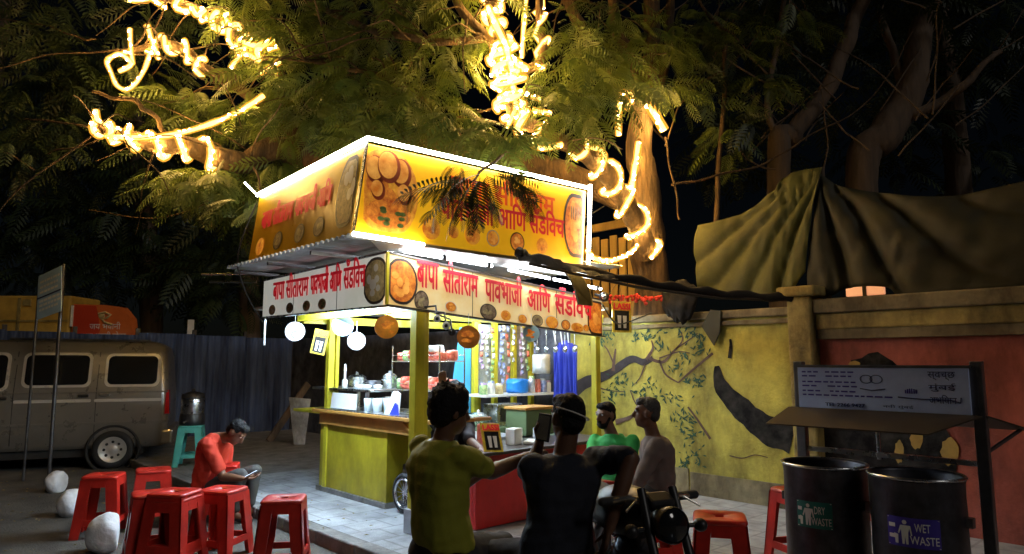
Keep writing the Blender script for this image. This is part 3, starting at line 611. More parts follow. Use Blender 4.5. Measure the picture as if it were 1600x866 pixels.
for k in range(3): packet(.68 + .09 * k, .7 + .22 * k, 1.585, 'polythene', 'crumpled white plastic pack topping the wire rack', .16, .15, .07, k, 'white packs atop the rack', 'plastic_pack', 'pack')
# griddle tray, glasses, boxes on the side counter
gr = thing('serving_tray', 'long steel serving tray sticking out over the far end of the side counter', 'tray', (.45, 2.0, 1.16))
b = MB(); b.span((.3, 1.25, 1.2), (.75, 2.45, 1.225), .006); b.build('tray_top', 'steel', gr)
for u in (.36, .7):
    for v in (1.4, 2.15): b = MB(); b.span((u, v, 1.01), (u + .03, v + .03, 1.2)); b.build('leg', 'steel', gr)
sp = thing('spike_stand', 'small white bottle with tall nozzle standing on the steel tray', 'bottle', (.42, 1.95, 1.226)); b = MB(); b.lathe([(1e-4, 0), (.028, 0), (.03, .05), (.026, .08), (.012, .09), (.012, .17), (.016, .18), (.01, .24), (1e-4, .25)], (.42, 1.95, 1.226), 14); b.build('bottle_body', 'white_plastic', sp)
for k, (u, v) in enumerate([(.4, 1.62), (.42, 1.5), (.5, 1.42)]):
    b = MB(); b.lathe([(1e-4, 0), (.035, 0), (.045, .02), (.044, .035), (1e-4, .042)], (0, 0, 0), 14); o = b.build('lidded_bowl', 'white_plastic'); o.location = (u, v, 1.226); tag(o, 'little white lidded bowl on the steel tray', 'bowl', 'lidded bowls on the tray')
b = MB(); b.box((.3, 1.74, 1.095), (.02, .5, .16), Matrix.Rotation(.12, 3, 'Y'), .003); tag(b.build('white_tray_cover', 'paper', None, loc=(.3, 1.74, 1.01)), 'white card leaning below the steel tray on the side counter', 'card')
for k, (u, v) in enumerate([(.33, 1.33), (.36, 1.22), (.44, 1.3), (.46, 1.18), (.4, 1.4)]):
    b = MB(); b.lathe([(1e-4, 0), (.03, 0), (.04, .13), (.037, .13), (.028, .008), (1e-4, .008)], (0, 0, 0), 16); o = b.build('drinking_glass', 'glass_dull'); o.location = (u, v, 1.009); tag(o, 'empty drinking glass standing on the side counter', 'glass', 'glasses on the side counter')
b = MB(); b.hexa([(.30, .98, 1.01), (.30, .80, 1.01), (.34, .84, 1.2), (.34, .90, 1.22)], (1, 0, 0), .05); b.m = 1; b.hexa([(.285, .87, 1.01), (.285, .72, 1.01), (.297, .76, 1.1), (.297, .80, 1.12)], (1, 0, 0), .012)
tag(b.build('table_card', ('white_plastic', 'blue_cloth'), None, loc=(.3, .9, 1.01)), 'white tent card with blue wedge standing on the side counter', 'table card')
for k, (u, v, sx) in enumerate([(.5, .55, .2), (.6, .75, .22), (.45, .38, .16)]): packet(u, v, 1.01, 'polythene', ['crumpled clear bag of bread nearest the corner post', 'bulging white plastic bag beneath the wire rack', 'small clear bag at the corner of the side counter'][k], sx, .2, .13, k, None, 'plastic_bag', 'bag')
# shelves: hanging strips of packets, jars, oven, bag
pal = ['packet_violet', 'packet_blue', 'packet_silver', 'packet_green', 'packet_red', 'packet_silver', 'packet_blue', 'packet_yellow', 'plate_white']
for k, u in enumerate(np.linspace(2.03, 2.88, 11)):
    if min(abs(u - x) for x in (1.97, 2.28, 2.60, 2.90)) < .035: u += .05
    t = thing('packet_strip', 'hanging strip of small shiny snack packets at the back of the stall', 'packet strip', (u, 1.60, 1.95), 0, 'packet strips hung along the back')
    top = 1.95; nn = 7 + k % 3
    c1 = pal[(k * 5) % 7]; dj = RNG.uniform(-.05, .05); hp_ = RNG.uniform(.07, .1)
    for j in range(nn):
        b = MB(); z = top + dj - hp_ * j; x = u + .014 * math.sin(j * 1.1 + k * 2); y = 1.6 - .02 * abs(math.sin(j * 1.3 + k))
        b.v = []; n0 = [(x - .03, y, z), (x + .03, y + .01, z - .006), (x + .032, y + .008, z - hp_ * .86), (x - .03, y - .006, z - hp_ * .84), (x, y - .02, z - .04)]
        b.add(n0, [(0, 1, 4), (1, 2, 4), (2, 3, 4), (3, 0, 4), (3, 2, 1, 0)], False); b.build('packet', c1 if j % 4 else pal[(k * 2 + j) % 9], t)
for k, (u, m, hh, rr) in enumerate([(1.83, 'packet_green', .13, .05), (1.95, 'plate_white', .15, .045), (2.07, 'food_tan', .12, .05), (2.6, 'packet_silver', .2, .045), (2.7, 'packet_red', .16, .04), (2.8, 'packet_blue', .17, .045), (2.88, 'plate_white', .14, .04)]):
    t = thing('jar', ['green jar', 'white jar', 'tan jar', 'silver jar', 'red jar', 'blue jar', 'small white jar'][k] + ' standing on the back shelf', 'jar', (u, 1.33, 1.126))
    b = MB(); b.lathe([(1e-4, 0), (rr, 0), (rr, hh * .75), (rr * .8, hh * .85), (rr * .8, hh * .86), (1e-4, hh * .86)], (u, 1.33, 1.126), 14); b.build('jar_body', m, t)
    b = MB(); b.lathe([(rr * .84, hh * .84), (rr * .84, hh), (1e-4, hh)], (u, 1.33, 1.126), 14); b.build('lid', pal[k % 6], t)
packet(2.38, 1.35, 1.126, 'blue_bag', 'bright blue plastic bag on the back shelf', .3, .22, .17, .2, None, 'plastic_bag', 'bag')
packet(2.72, 1.28, 1.35, 'polythene', 'large white plastic bag stuffed above the back shelf', .26, .2, .24, .4, None, 'plastic_bag', 'bag')
ov = thing('steel_oven', 'small steel oven with dark window under the back shelf', 'oven', (1.95, 1.15, .792))
b = MB(); b.span((1.78, 1.03, .793), (2.16, 1.28, 1.03), .01); b.build('body', 'steel', ov); b = MB(); b.span((1.82, 1.02, .84), (2.05, 1.029, .99)); b.build('window', 'van_glass', ov)
b = MB(); [b.lathe([(.014, 0), (.012, .02), (1e-4, .02)], (2.11, 1.028, z), 12, Matrix.Rotation(math.pi / 2, 3, 'X')) for z in (.85, .91, .97)]; b.build('knob', 'black_plastic', ov)
for k in range(12):
    u = 2.2 + .058 * (k % 6); v = 1.02 + .07 * (k // 6); b = MB(); b.lathe([(1e-4, 0), (.022, 0), (.024, .09), (.011, .12), (.011, .15), (1e-4, .15)], (0, 0, 0), 10); o = b.build('sauce_bottle', pal[k % 6] if k % 2 else 'packet_silver'); o.location = (u, v, .793); tag(o, 'slim sauce bottle in the row on the green rear counter', 'bottle', 'bottles on the rear counter')
cr_ = thing('green_crate', 'dull green box standing on the counter in front of the shelves', 'box', (1.75, .5, .77)); b = MB(); b.span((1.46, .25, .772), (1.86, .55, 1.02), .012); b.build('body', 'green_chest', cr_); b = MB(); b.span((1.44, .24, 1.022), (1.88, .56, 1.05), .006); b.build('lid', 'orange_ply', cr_)
ch = thing('green_chest', 'olive green chest cooler behind the red counter', 'cooler', (1.4, .5, .15)); b = MB(); b.span((.8, .22, .16), (2.2, .75, .74), .02); b.build('body', 'green_chest', ch); b = MB(); b.span((.78, .2, .771), (1.35, .77, .80), .01); b.build('lid', 'zinc', ch)
for k, (u, v, m, sx, sy, sz) in enumerate([(.62, -.15, 'packet_red', .16, .12, .2), (.95, -.12, 'plate_white', .14, .1, .14), (1.12, -.2, 'paper', .22, .16, .03), (.8, 0, 'packet_blue', .1, .1, .16), (1.3, -.1, 'packet_silver', .12, .1, .12)]):
    b = MB(); b.box((0, 0, sz / 2), (sx, sy, sz), Matrix.Rotation(.3 * k, 3, 'Z'), .008); o = b.build('carton', m); o.location = (u, v, .771); tag(o, ['red carton behind the upright drink poster', 'white carton to the right of the upright drink poster', 'flat stack of white paper on the red counter', 'blue carton on the red counter behind the red carton', 'silver tin box on the red counter beside the papers'][k], 'carton')
# pots, plates and ladles
def pot(u, v, z, rr, hh, m, label, lidm=None):
    t = thing('cooking_pot', label, 'pot', (u, v, z)); b = MB(); b.lathe([(1e-4, 0), (rr * .9, 0), (rr, .02), (rr, hh), (rr * 1.06, hh + .004), (rr * .97, hh), (rr * .95, .02), (1e-4, .012)], (u, v, z), 24); b.build('pot_body', m, t)
    for s_ in (-1, 1): b = MB(); b.tube([(u + s_ * rr, v - .03, z + hh * .7), (u + s_ * (rr + .03), v, z + hh * .75), (u + s_ * rr, v + .03, z + hh * .7)], .006, 6); b.build('handle', m, t)
    if lidm: b = MB(); b.lathe([(rr * 1.02, hh + .006), (rr * .6, hh + .03), (.02, hh + .035), (.018, hh + .06), (1e-4, hh + .06)], (u, v, z), 24); b.build('lid', lidm, t)
pot(.62, 2.05, 1.226, .1, .1, 'steel', 'steel pot on the far end of the serving tray', 'steel'); pot(.62, 1.72, 1.226, .085, .07, 'dark_steel', 'dark pan on the middle of the serving tray'); pot(.64, 1.42, 1.226, .07, .12, 'steel', 'tall steel pot on the near end of the serving tray', 'dark_steel')
pot(1.65, 1.2, .792, .09, .12, 'steel', 'steel pot on the green rear counter beside the oven', 'steel')
for k in range(10):
    b = MB(); b.lathe([(1e-4, 0), (.05, 0), (.085, .014), (.083, .018), (.05, .006), (1e-4, .006)], (0, 0, 0), 20); o = b.build('plate', 'plate_white'); o.location = (.78, 1.62 + .004 * (k % 3), 1.009 + .011 * k); tag(o, 'white plate in the pile on the side counter', 'plate', 'pile of white plates')
for k in range(5):
    v = .25 + .14 * k; b = MB(); b.tube([(2.18, v, 1.93), (2.18, v, 1.66)], .005, 6); b.ell((2.18, v, 1.63), (.012, .035, .035)); tag(b.build('ladle', 'steel', None, loc=(2.18, v, 1.93)), 'steel ladle hanging from the yellow beam in the row by the blue cloth', 'ladle', 'ladles hung from the beam')
# blue curtain
b = MB(); n_ = 40; cl0 = at_u(873, 560, 2.72)
for i in range(n_ + 1):
    t = i / n_; v = .62 + .32 * t; 
    for z in np.linspace(1.75 - .16 * abs(t - .45), .55, 8): b.v.append((2.6 + .03 * math.sin(i * 1.1) + .02 * math.sin(i * .4 + z * 4), v + (1.75 - z) * .08 * (t - .5), z))
for i in range(n_):
    for j in range(7): b.f.append([i * 8 + j, i * 8 + 8 + j, i * 8 + 9 + j, i * 8 + 1 + j]); b.sm.append(True); b.mi.append(0)
o = b.build('blue_curtain', 'blue_cloth', None, loc=(2.6, .8, 1.75)); md = o.modifiers.new('t', 'SOLIDIFY'); md.thickness = .004; tag(o, 'deep blue cloth hanging at the right end of the stall', 'curtain')
b = MB()
for k in range(3): b.tube([(2.5, .66 + .12 * k, 2.0), (2.58, .7 + .1 * k, 1.7)], .008, 6)
tag(b.build('hanging_strap', 'white_paint', None, loc=(2.5, .7, 2.0)), 'pale straps from which the blue cloth hangs', 'straps')
# cameras under the beam
for k, (px, py, D) in enumerate([(683, 498, 5.3), (697, 509, 5.25), (706, 519, 5.4)]):
    c = at_d(px, py, D); t = thing('security_camera', ['white dome camera under the yellow beam', 'white bullet camera with black lens below the dome camera', 'small dark camera hanging lowest under the yellow beam'][k], 'camera', tuple(c)); n = (CAM - c).normalized(); M3 = n.to_track_quat('Z', 'Y').to_matrix()
    b = MB(); b.lathe([(1e-4, -.05), (.025, -.05), (.03, -.02), (.03, .02), (.024, .022), (1e-4, .022)], c, 18, M3); b.build('housing', 'black_plastic' if k == 2 else 'white_plastic', t)
    b = MB(); b.lathe([(.014, .0225), (.013, .026), (1e-4, .028)], c, 14, M3); b.build('lens', 'van_glass', t)
    b = MB(); b.tube([c, c + Vector((0, .02, .1)), (c.x, .0, 1.93)], .008, 6); b.build('bracket', 'black_plastic', t)
c = at_v(944, 464, -.3); t = thing('dome_camera', 'black round camera at the right end of the long sign', 'camera', tuple(c)); b = MB(); b.ell(c, (.05, .05, .05)); b.build('housing', 'black_plastic', t); b = MB(); b.lathe([(.028, .045), (.024, .052), (1e-4, .054)], c, 16, (CAM - c).to_track_quat('Z', 'Y').to_matrix()); b.build('lens', 'chrome', t); b = MB(); b.tube([c, c + Vector((-.02, .1, .03))], .015); b.build('bracket', 'black_plastic', t)
# hand trolley under the side counter
tr = thing('hand_trolley', 'upright hand trolley with one big pale wheel in the gap of the counter', 'trolley', (.36, .6, .15)); Cw = Vector((.3, .62, .33)); RX = Matrix.Rotation(math.pi / 2, 3, 'Y')
b = MB(); b.tube([Cw + Vector((0, math.cos(a) * .155, math.sin(a) * .155)) for a in np.linspace(0, 6.283, 33)], .022, 8, False); b.build('tyre', 'rubber', tr)
b = MB(); b.tube([Cw + Vector((-.012, math.cos(a) * .125, math.sin(a) * .125)) for a in np.linspace(0, 6.283, 33)], .012, 8, False); [b.tube([Cw, Cw + Vector((0, math.cos(a) * .12, math.sin(a) * .12))], .004, 5) for a in np.linspace(0, 6.28, 15)[:-1]]; b.build('rim', 'steel', tr)
b = MB(); b.tube([Cw + Vector((.02, 0, 0)), (.33, .60, .60), (.33, .55, .82)], .013); b.tube([Cw + Vector((.06, -.08, 0)), (.36, .5, .6), (.36, .46, .82)], .013); b.build('handle', 'steel', tr)
b = MB(); b.span((.42, .40, .2), (.62, .84, .55), .01); tag(b.build('storage_box', 'rust_brown', None, loc=(.5, .6, .15)), 'brown storage box behind the trolley wheel under the counter', 'box')
# leaning board, plank by the far end
c = at_z(470, 694, .155); b = MB(); b.hexa([c + Vector((-.12, 0, 0)), c + Vector((.02, -.1, 0)), c + Vector((.14, -.02, .72)), c + Vector((-.2, .08, .76))], (.4, .8, .1), .03); tag(b.build('leaning_slab', 'slab_grey', None, loc=c), 'pale tapered slab leaning by the far end of the counter', 'slab')
c2 = at_z(500, 640, .95); sh = thing('side_table', 'narrow yellow topped ledge table beyond the counter', 'table', (.6, 2.7, .15)); b = MB(); b.span((.35, 2.32, .93), (.75, 3.0, .96), .006); b.build('tabletop', 'yellow_paint', sh)
for v in (2.4, 2.92): b = MB(); b.span((.68, v, .15), (.71, v + .03, .929)); b.build('leg', 'dark_steel', sh)
b = MB(); c = at_z(420, 690, .155); b.beam(c, c + Vector((.75, .15, .95)), .04, .12); tag(b.build('leaning_plank', 'bark_dark', None, loc=c), 'dark plank leaning toward the blue fence behind the seated man', 'plank')

# ------------------------------------------------------------------ plastic stools
def make_stool(name, label, m, H=.49, group='red plastic stools'):
    t = thing(name, label, 'stool', (0, 0, 0), 0, group); tw, bw = .135, .178
    def pt(side, s, h):                     # side 0..3, s in -1..1, h 0..H on the sloping outer face
        hw = bw + (tw - bw) * h / H; a = side * math.pi / 2; p = Vector((s * hw, -hw, h)); return Matrix.Rotation(a, 3, 'Z') @ p
    def strip(b, side, q):
        n = Matrix.Rotation(side * math.pi / 2, 3, 'Z') @ Vector((0, 1, 0)); b.hexa([pt(side, s, h) for s, h in q], n, .012)
    for k in range(4):
        b = MB(); k2 = (k + 1) % 4
        strip(b, k, [(.50, .16), (1, .16), (1, H - .02), (.36, H - .02)]); strip(b, k, [(.62, 0), (1, 0), (1, .16), (.52, .16)])
        strip(b, k2, [(-1, .16), (-.50, .16), (-.36, H - .02), (-1, H - .02)]); strip(b, k2, [(-1, 0), (-.62, 0), (-.52, .16), (-1, .16)]); b.build('leg', m, t, local=True)
    for k in range(4):
        b = MB(); strip(b, k, [(-.38, H - .085), (.38, H - .085), (.37, H - .02), (-.37, H - .02)]); b.build('apron', m, t, local=True)
        b = MB(); strip(b, k, [(-.55, .105), (.55, .105), (.52, .15), (-.52, .15)]); b.build('stretcher', m, t, local=True)
    b = MB(); prof = [(1.0, H - .022), (1.04, H - .012), (1.02, H - .002), (.97, H + .004), (.8, H + .002), (.18, H), (.16, H - .012)]; n_ = 32; vs = []
    for q, z in prof:
        for i in range(n_):
            a = 6.283 * i / n_; c_, s_ = math.cos(a), math.sin(a); e = .28; vs.append(((tw + .004) * q * math.copysign(abs(c_) ** e, c_), (tw + .004) * q * math.copysign(abs(s_) ** e, s_), z))
    fs = [(r_ * n_ + i, r_ * n_ + (i + 1) % n_, (r_ + 1) * n_ + (i + 1) % n_, (r_ + 1) * n_ + i) for r_ in range(len(prof) - 1) for i in range(n_)]
    b.add(vs, fs, True); b.build('seat', m, t, local=True); return t
st0 = make_stool('plastic_stool', 'red plastic stool standing beside the white stones', 'red_plastic')
def place_stool(px, py, D, rz, label, z=None, first=False, sc=1.):
    o = st0 if first else copy_tree(st0); p = at_d(px, py, D); zz = z if z is not None else (.05 if p.x < -.55 else .152)
    o.location = (p.x, p.y, zz); o.rotation_euler = (0, 0, rz); o.scale = (sc,) * 3; o['label'] = label; return o
YW = -math.atan2(.681, .732)
place_stool(157, 822, 6.0, YW + .25, 'red stool standing apart between the van and the white stones', .05, True)
place_stool(236, 800, 6.3, YW + .5, 'red stool half hidden behind the nested pair of stools', .05)
place_stool(234, 866, 5.2, YW + .55, 'red stool standing side on against the nested pair of stools', .05)
for k in range(2): place_stool(268, 866, 5.05, YW - .12, ['under stool of the nested red pair, beside the biggest white stone', 'upper stool of the nested red pair beside the biggest white stone'][k], .05 + .0 * k + .035 * k)
place_stool(343, 866, 5.35, YW - .2, 'red stool with open legs directly in front of the red shirted man', .05)
place_stool(440, 880, 5.0, YW + .15, 'red stool at the kerb in front of the pale pavement', .05)
place_stool(1128, 905, 3.95, YW - .25, 'red stool on the pavement in front of the dark painted trunk', .152)
place_stool(1256, 905, 4.75, YW + .3, 'red stool cut off behind the dry waste bin', .152)
seat_r = place_stool(345, 800, 6.6, YW + .3, 'red stool under the seated red shirted man', .05)
seat_b = place_stool(1022, 850, 4.8, YW + .1, 'red stool under the seated brown shirted man', .152, sc=.9)
seat_o = place_stool(690, 940, 3.5, YW + .6, 'red stool under the olive shirted man', .05)
seat_g = place_stool(962, 800, 5.45, YW - .2, 'red stool under the bearded man in green', .152, sc=.9)
gs = make_stool('plastic_stool', 'teal plastic stool carrying a steel water can', 'teal_plastic', .49, None); p = at_z(296, 727, .152); gs.location = (p.x, p.y, .152); gs.rotation_euler = (0, 0, YW + .3); gs.scale = (1.05,) * 3
wc = thing('water_can', 'steel and dark water can standing on the teal stool', 'water can', (p.x, p.y, .152 + .52)); P0 = Vector((p.x, p.y, .673))
b = MB(); b.lathe([(1e-4, 0), (.15, 0), (.155, .05), (.15, .13), (.14, .15)], P0, 24); b.build('base', 'black_plastic', wc)
b = MB(); b.lathe([(.14, .15), (.142, .16), (.142, .33), (.135, .35), (1e-4, .35)], P0, 24); b.build('drum', 'steel', wc)
b = MB(); b.lathe([(.145, .345), (.14, .40), (.05, .43), (.02, .435), (.02, .47), (1e-4, .47)], P0, 24); b.build('lid', 'black_plastic', wc)
b = MB(); b.tube([P0 + Vector((-.1, -.12, .06)), P0 + Vector((-.16, -.19, .05))], .012); b.build('tap', 'chrome', wc)

# ------------------------------------------------------------------ white painted stones
for k, (px, py, r_, lab) in enumerate([(89, 754, .13, 'white painted stone at the foot of the sign post'), (112, 787, .138, 'white painted stone in the middle of the row of three'), (166, 834, .162, 'largest white painted stone in front of the stacked stools')]):
    z = .05 + r_ * .8; p = at_z(px, py, z); b = MB(); bm = bmesh.new(); bmesh.ops.create_icosphere(bm, subdivisions=4, radius=1)
    for v in bm.verts:
        q = v.co.copy(); d = 1 + .09 * noise.noise(q * 1.6 + Vector((k * 5, 0, 0))) + .03 * noise.noise(q * 6); q = q * d
        if q.x > .55: q.x = .55 + (q.x - .55) * .2
        v.co = Vector((q.x * .85, q.y * .95, max(q.z, -.82))) * r_
    b.add([v.co for v in bm.verts], [[v.index for v in f.verts] for f in bm.faces], True); bm.free(); o = b.build('painted_stone', 'stone_white'); o.location = (p.x, p.y, z); o.rotation_euler = (0, 0, YW + .25 * k); tag(o, lab, 'stone', 'white painted stones along the kerb')

# ------------------------------------------------------------------ street sign on two posts
p1 = at_d(72, 752, 8.4); p1.z = .05; d = at_d(60, 497, 8.65) - at_d(95, 485, 8.3); q0 = at_d(95, 486, 8.4); q1 = at_d(96, 415, 8.4); q2 = at_d(60, 432, 8.55); q3 = at_d(57, 500, 8.55)
sg = thing('street_sign', 'blue rectangular street sign on two thin dark posts', 'sign', (p1.x, p1.y, .05))
b = MB(); b.tube([(q1.x + .03, q1.y + .03, q1.z + .02), (p1.x + .03, p1.y + .03, .05)], .022); b.tube([(q2.x + .02, q2.y + .02, q2.z), (q2.x + .03, q2.y + .05, .05)], .016); b.build('post', 'dark_steel', sg)
xd = (q0 - q3); xd.z = 0; nn = Vector((xd.y, -xd.x, 0)).normalized()
if nn.dot(CAM - q0) < 0: nn = -nn
b = MB(); b.hexa([q3, q0, q1, q2], -nn, .01); bd = b.build('sign_board', 'sign_blue', sg)
def ons(s, t, dd=.002): return q3.lerp(q0, s).lerp(q2.lerp(q1, s), t) + nn * dd
b = MB()
for k, t in enumerate((.8, .68, .56, .36, .26, .16)):
    s = .1
    while s < .85: e = s + RNG.uniform(.05, .16); b.hexa([ons(s, t), ons(e, t), ons(e, t + .05), ons(s, t + .05)], nn, .001); s = e + .04
b.build('lettering', 'letter_white', bd)
b = MB(); b.hexa([ons(0, .46), ons(1, .46), ons(1, .49), ons(0, .49)], nn, .002); b.build('divider', 'letter_navy', bd)
# ------------------------------------------------------------------ grey van (local: x forward, y left side facing the camera)
VR = math.atan2(.681, -.732) + rad(22); p = at_d(259, 715, 9.8) - Vector((-math.sin(VR), math.cos(VR), 0)) * .74; p.z = .05
van = thing('van', 'grey minivan with dark side windows parked in front of the blue fence', 'van', (p.x, p.y, .05), VR)
LEN, HW = 3.7, .74
lev = [(.27, .06, LEN - .1, .66), (.34, .02, LEN - .04, .72), (.62, .0, LEN, .74), (.98, .01, LEN - .12, .745), (1.06, .02, LEN - .3, .735), (1.50, .06, LEN - .95, .655), (1.66, .10, LEN - 1.15, .60), (1.72, .2, LEN - 1.3, .5), (1.745, .45, LEN - 1.6, .3)]
def ring(x0, x1, hw, z, n=6):
    c = min(.10, hw * .5); pts = []
    for cx, cy, a0 in ((x1 - c, hw - c, 0), (x0 + c, hw - c, 90), (x0 + c, -hw + c, 180), (x1 - c, -hw + c, 270)):
        for i in range(n): a = rad(a0 + 90 * i / (n - 1)); pts.append((cx + c * math.cos(a), cy + c * math.sin(a), z))
    return pts
b = MB(); vs = []; nr = 24
for z, x0, x1, hw in lev: vs += ring(x0, x1, hw, z)
fs = [(i * nr + k, i * nr + (k + 1) % nr, (i + 1) * nr + (k + 1) % nr, (i + 1) * nr + k) for i in range(len(lev) - 1) for k in range(nr)]
b.add(vs, fs, True); b.add(vs[-nr:], [list(range(nr))]); b.build('body', 'van_silver', van, local=True)
b = MB(); b.span((.3, -.62, .16), (3.3, .62, .3)); b.build('underbody', 'rubber', van, local=True)
def sy(z): return float(np.interp(z, [l[0] for l in lev], [l[3] for l in lev]))
def sidepanel(b, x0, x1, z0, z1, off, r_=.06, slantf=0., t=.012):
    k = 6; out = []
    for cx, cz, a0 in ((x1 - r_, z1 - r_, 0), (x0 + r_, z1 - r_, 90), (x0 + r_, z0 + r_, 180), (x1 - r_, z0 + r_, 270)):
        for i in range(k):
            a = rad(a0 + 90 * i / (k - 1)); x = cx + r_ * math.cos(a); z = cz + r_ * math.sin(a)
            if slantf and cx > (x0 + x1) / 2: x -= slantf * (z - z0) / (z1 - z0)
            out.append((x, sy(z) + off, z))
    b.hexa(out, (0, -1, .0), t)
wins = [(.14, .82, 1.10, 1.56, 0), (.98, 1.78, 1.10, 1.57, 0), (1.92, 2.75, 1.06, 1.57, .45)]
for x0, x1, z0, z1, sl_ in wins:
    b = MB(); sidepanel(b, x0, x1, z0, z1, .008, .08, sl_); wf = b.build('window', 'trim_silver', van, local=True)
    b = MB(); sidepanel(b, x0 + .035, x1 - .035, z0 + .035, z1 - .035, .014, .065, sl_ * .9); b.build('pane', 'van_glass', wf, local=True)
b = MB()
for x in (.9, 1.85, 2.9): b.beam((x, sy(.35) + .004, .35), (x, sy(1.0) + .004, 1.0), .008, .012); b.beam((x, sy(1.0) + .004, 1.0), (x - (.0 if x < 2.5 else .3), sy(1.58) + .004, 1.58), .008, .012)
b.build('door_seam', 'rubber', van, local=True)
b = MB(); sidepanel(b, .1, .92, .90, .94, .008, .015); sidepanel(b, .96, 1.84, .90, .94, .006, .015); b.build('moulding', 'trim_silver', van, local=True)
b = MB(); b.beam((.02, sy(.62) + .002, .62), (3.3, sy(.62) + .002, .60), .016, .03); b.beam((.02, sy(1.03) + .0, 1.03), (2.7, sy(1.03) + .0, 1.03), .014, .02); b.build('crease', 'van_silver', van, local=True)
for x, z in ((.80, 1.0), (1.05, .99), (1.98, .97)): b = MB(); b.box((x, sy(z) + .015, z), (.13, .03, .035), None, .01); b.build('door_handle', 'black_plastic' if x > 1 else 'van_silver', van, local=True)
b = MB(); b.hexa([(-.008, .56, .72), (-.008, .735, .72), (.012, .725, 1.05), (.012, .58, 1.05)], (1, 0, 0), .03); b.hexa([(.0, .748, .72), (.05, .751, .72), (.045, .738, 1.02), (.015, .735, 1.05)], (0, -1, 0), .03); b.build('tail_light', 'tail_red', van, local=True)
b = MB(); b.span((-.07, -.7, .3), (.1, .72, .5), .03); b.build('bumper', 'van_silver', van, local=True)
b = MB(); b.beam((2.75, .76, 1.12), (2.85, .88, 1.16), .03, .03); b.box((2.87, .93, 1.16), (.06, .16, .13), None, .02); b.build('mirror', 'black_plastic', van, local=True)
b = MB()
for sx in (-1, 1):
    for k in range(2): b.beam((.3, sx * .5, 1.745), (2.0, sx * .5, 1.755), .03, .03)
b.build('roof_rail', 'dark_steel', van, local=True)
for x in (.66, 3.0):
    for s in (1, -1):
        M3 = Matrix.Rotation(-s * math.pi / 2, 3, 'X'); c = Vector((x, s * .655, .255))
        if s > 0:
            b = MB(); b.lathe([(.335, .0), (.335, .082), (.30, .086), (.30, .0)], c, 32, M3); b.build('wheel_arch', 'rubber', van, local=True)
        b = MB(); b.lathe([(.17, -.09), (.245, -.085), (.258, -.06), (.258, .06), (.248, .085), (.175, .098), (.165, .07)], c + Vector((0, s * .012, 0)), 36, M3); wh = b.build('wheel', 'rubber', van, local=True)
        b = MB(); b.lathe([(1e-4, .085), (.035, .085), (.05, .07), (.09, .066), (.12, .085), (.165, .09), (.172, .1), (.172, .04)], c + Vector((0, s * .008, 0)), 36, M3); b.build('rim', 'trim_silver', wh, local=True)
        b = MB()
        for k in range(8): a = 6.283 * k / 8; q = M3 @ Vector((.105 * math.cos(a), .105 * math.sin(a), .083)); b.ell(c + q, (.02, .02, .02), None, 8, 6)
        b.build('vent_hole', 'rubber', wh, local=True)
# ad truck behind the van
p = at_d(94, 700, 12.2); tk = thing('advert_truck', 'yellow box truck with red advertising cab board behind the van roof', 'truck', (p.x, p.y, .05), math.atan2(.681, -.732))
def tz(py, D): return at_d(100, py, D).z - .05
b = MB(); b.span((.02, -.9, .75), (3.6, .0, tz(462, 12.2)), .03); bx_ = b.build('cargo_box', 'truck_yellow', tk, local=True)
b = MB()
for x in (.9, 1.8, 2.7): b.span((x, .0, .8), (x + .05, .025, tz(466, 12.2)))
b.span((.05, .0, tz(503, 12.2)), (3.55, .02, tz(500, 12.2))); b.span((.72, .0, tz(478, 12.2)), (.86, .03, tz(468, 12.2))); b.build('rib', 'ochre', bx_, local=True)
z1, z2, z3 = tz(475, 12.2), tz(541, 12.2), tz(498, 12.2)
pf = [(-.04, .6), (-.04, z1), (-.62, z1 - .02), (-.9, z1 - .06), (-1.08, z3), (-1.16, z2), (-1.17, .6)]
b = MB(); b.hexa([(x, .0, z) for x, z in pf], (0, -1, 0), .2); cb = b.build('cab_board', 'ad_orange', tk, local=True)
b = MB(); b.hexa([(x, .006, z) for x, z in ((-.06, 1.3), (-.06, z1 - .02), (-.45, z1 - .035), (-.55, z2 + .3), (-.35, 1.3))], (0, -1, 0), .004); b.build('red_print', 'ad_red', cb, local=True)
XW = Vector((-1, 0, 0))
text('lettering', 'जय भवानी', (-.36, .008, z2 + .30), XW, (0, 0, 1), .55, .13, 'letter_white', cb)
text('lettering', 'आम आदमी सोबत', (-.24, .008, z2 + .12), XW, (0, 0, 1), .78, .14, 'letter_white', cb)
for o in cb.children:
    if o.name.startswith('lettering'): o.location = Vector(ORG[cb.name]) * 0
b = MB(); e0 = Vector((-.62, .008, z1 - .28)); b.tube([e0 + Vector((x, 0, z)) for x, z in ((.12, .1), (0, .13), (-.1, .08), (-.04, .03), (.05, .0), (-.02, -.06), (-.14, -.09))], .022, 6); b.ell(e0 + Vector((.06, 0, .06)), (.06, .012, .05)); b.build('emblem', 'food_tan', cb, local=True)
b = MB(); b.span((-.05, .0, z2 + .35), (-.01, .02, z1 - .03)); b.build('edge_strip', 'plate_white', tk, local=True)
for x in (-.6, 2.8):
    for y in (-.12, -.8): b = MB(); b.lathe([(1e-4, -.1), (.36, -.1), (.38, -.06), (.38, .06), (.36, .1), (1e-4, .1)], (x, y, .38), 24, Matrix.Rotation(math.pi / 2, 3, 'X')); b.build('wheel', 'rubber', tk, local=True)
b = MB(); b.span((-1.1, -.85, .45), (3.5, -.1, .74)); b.build('chassis', 'rubber', tk, local=True)

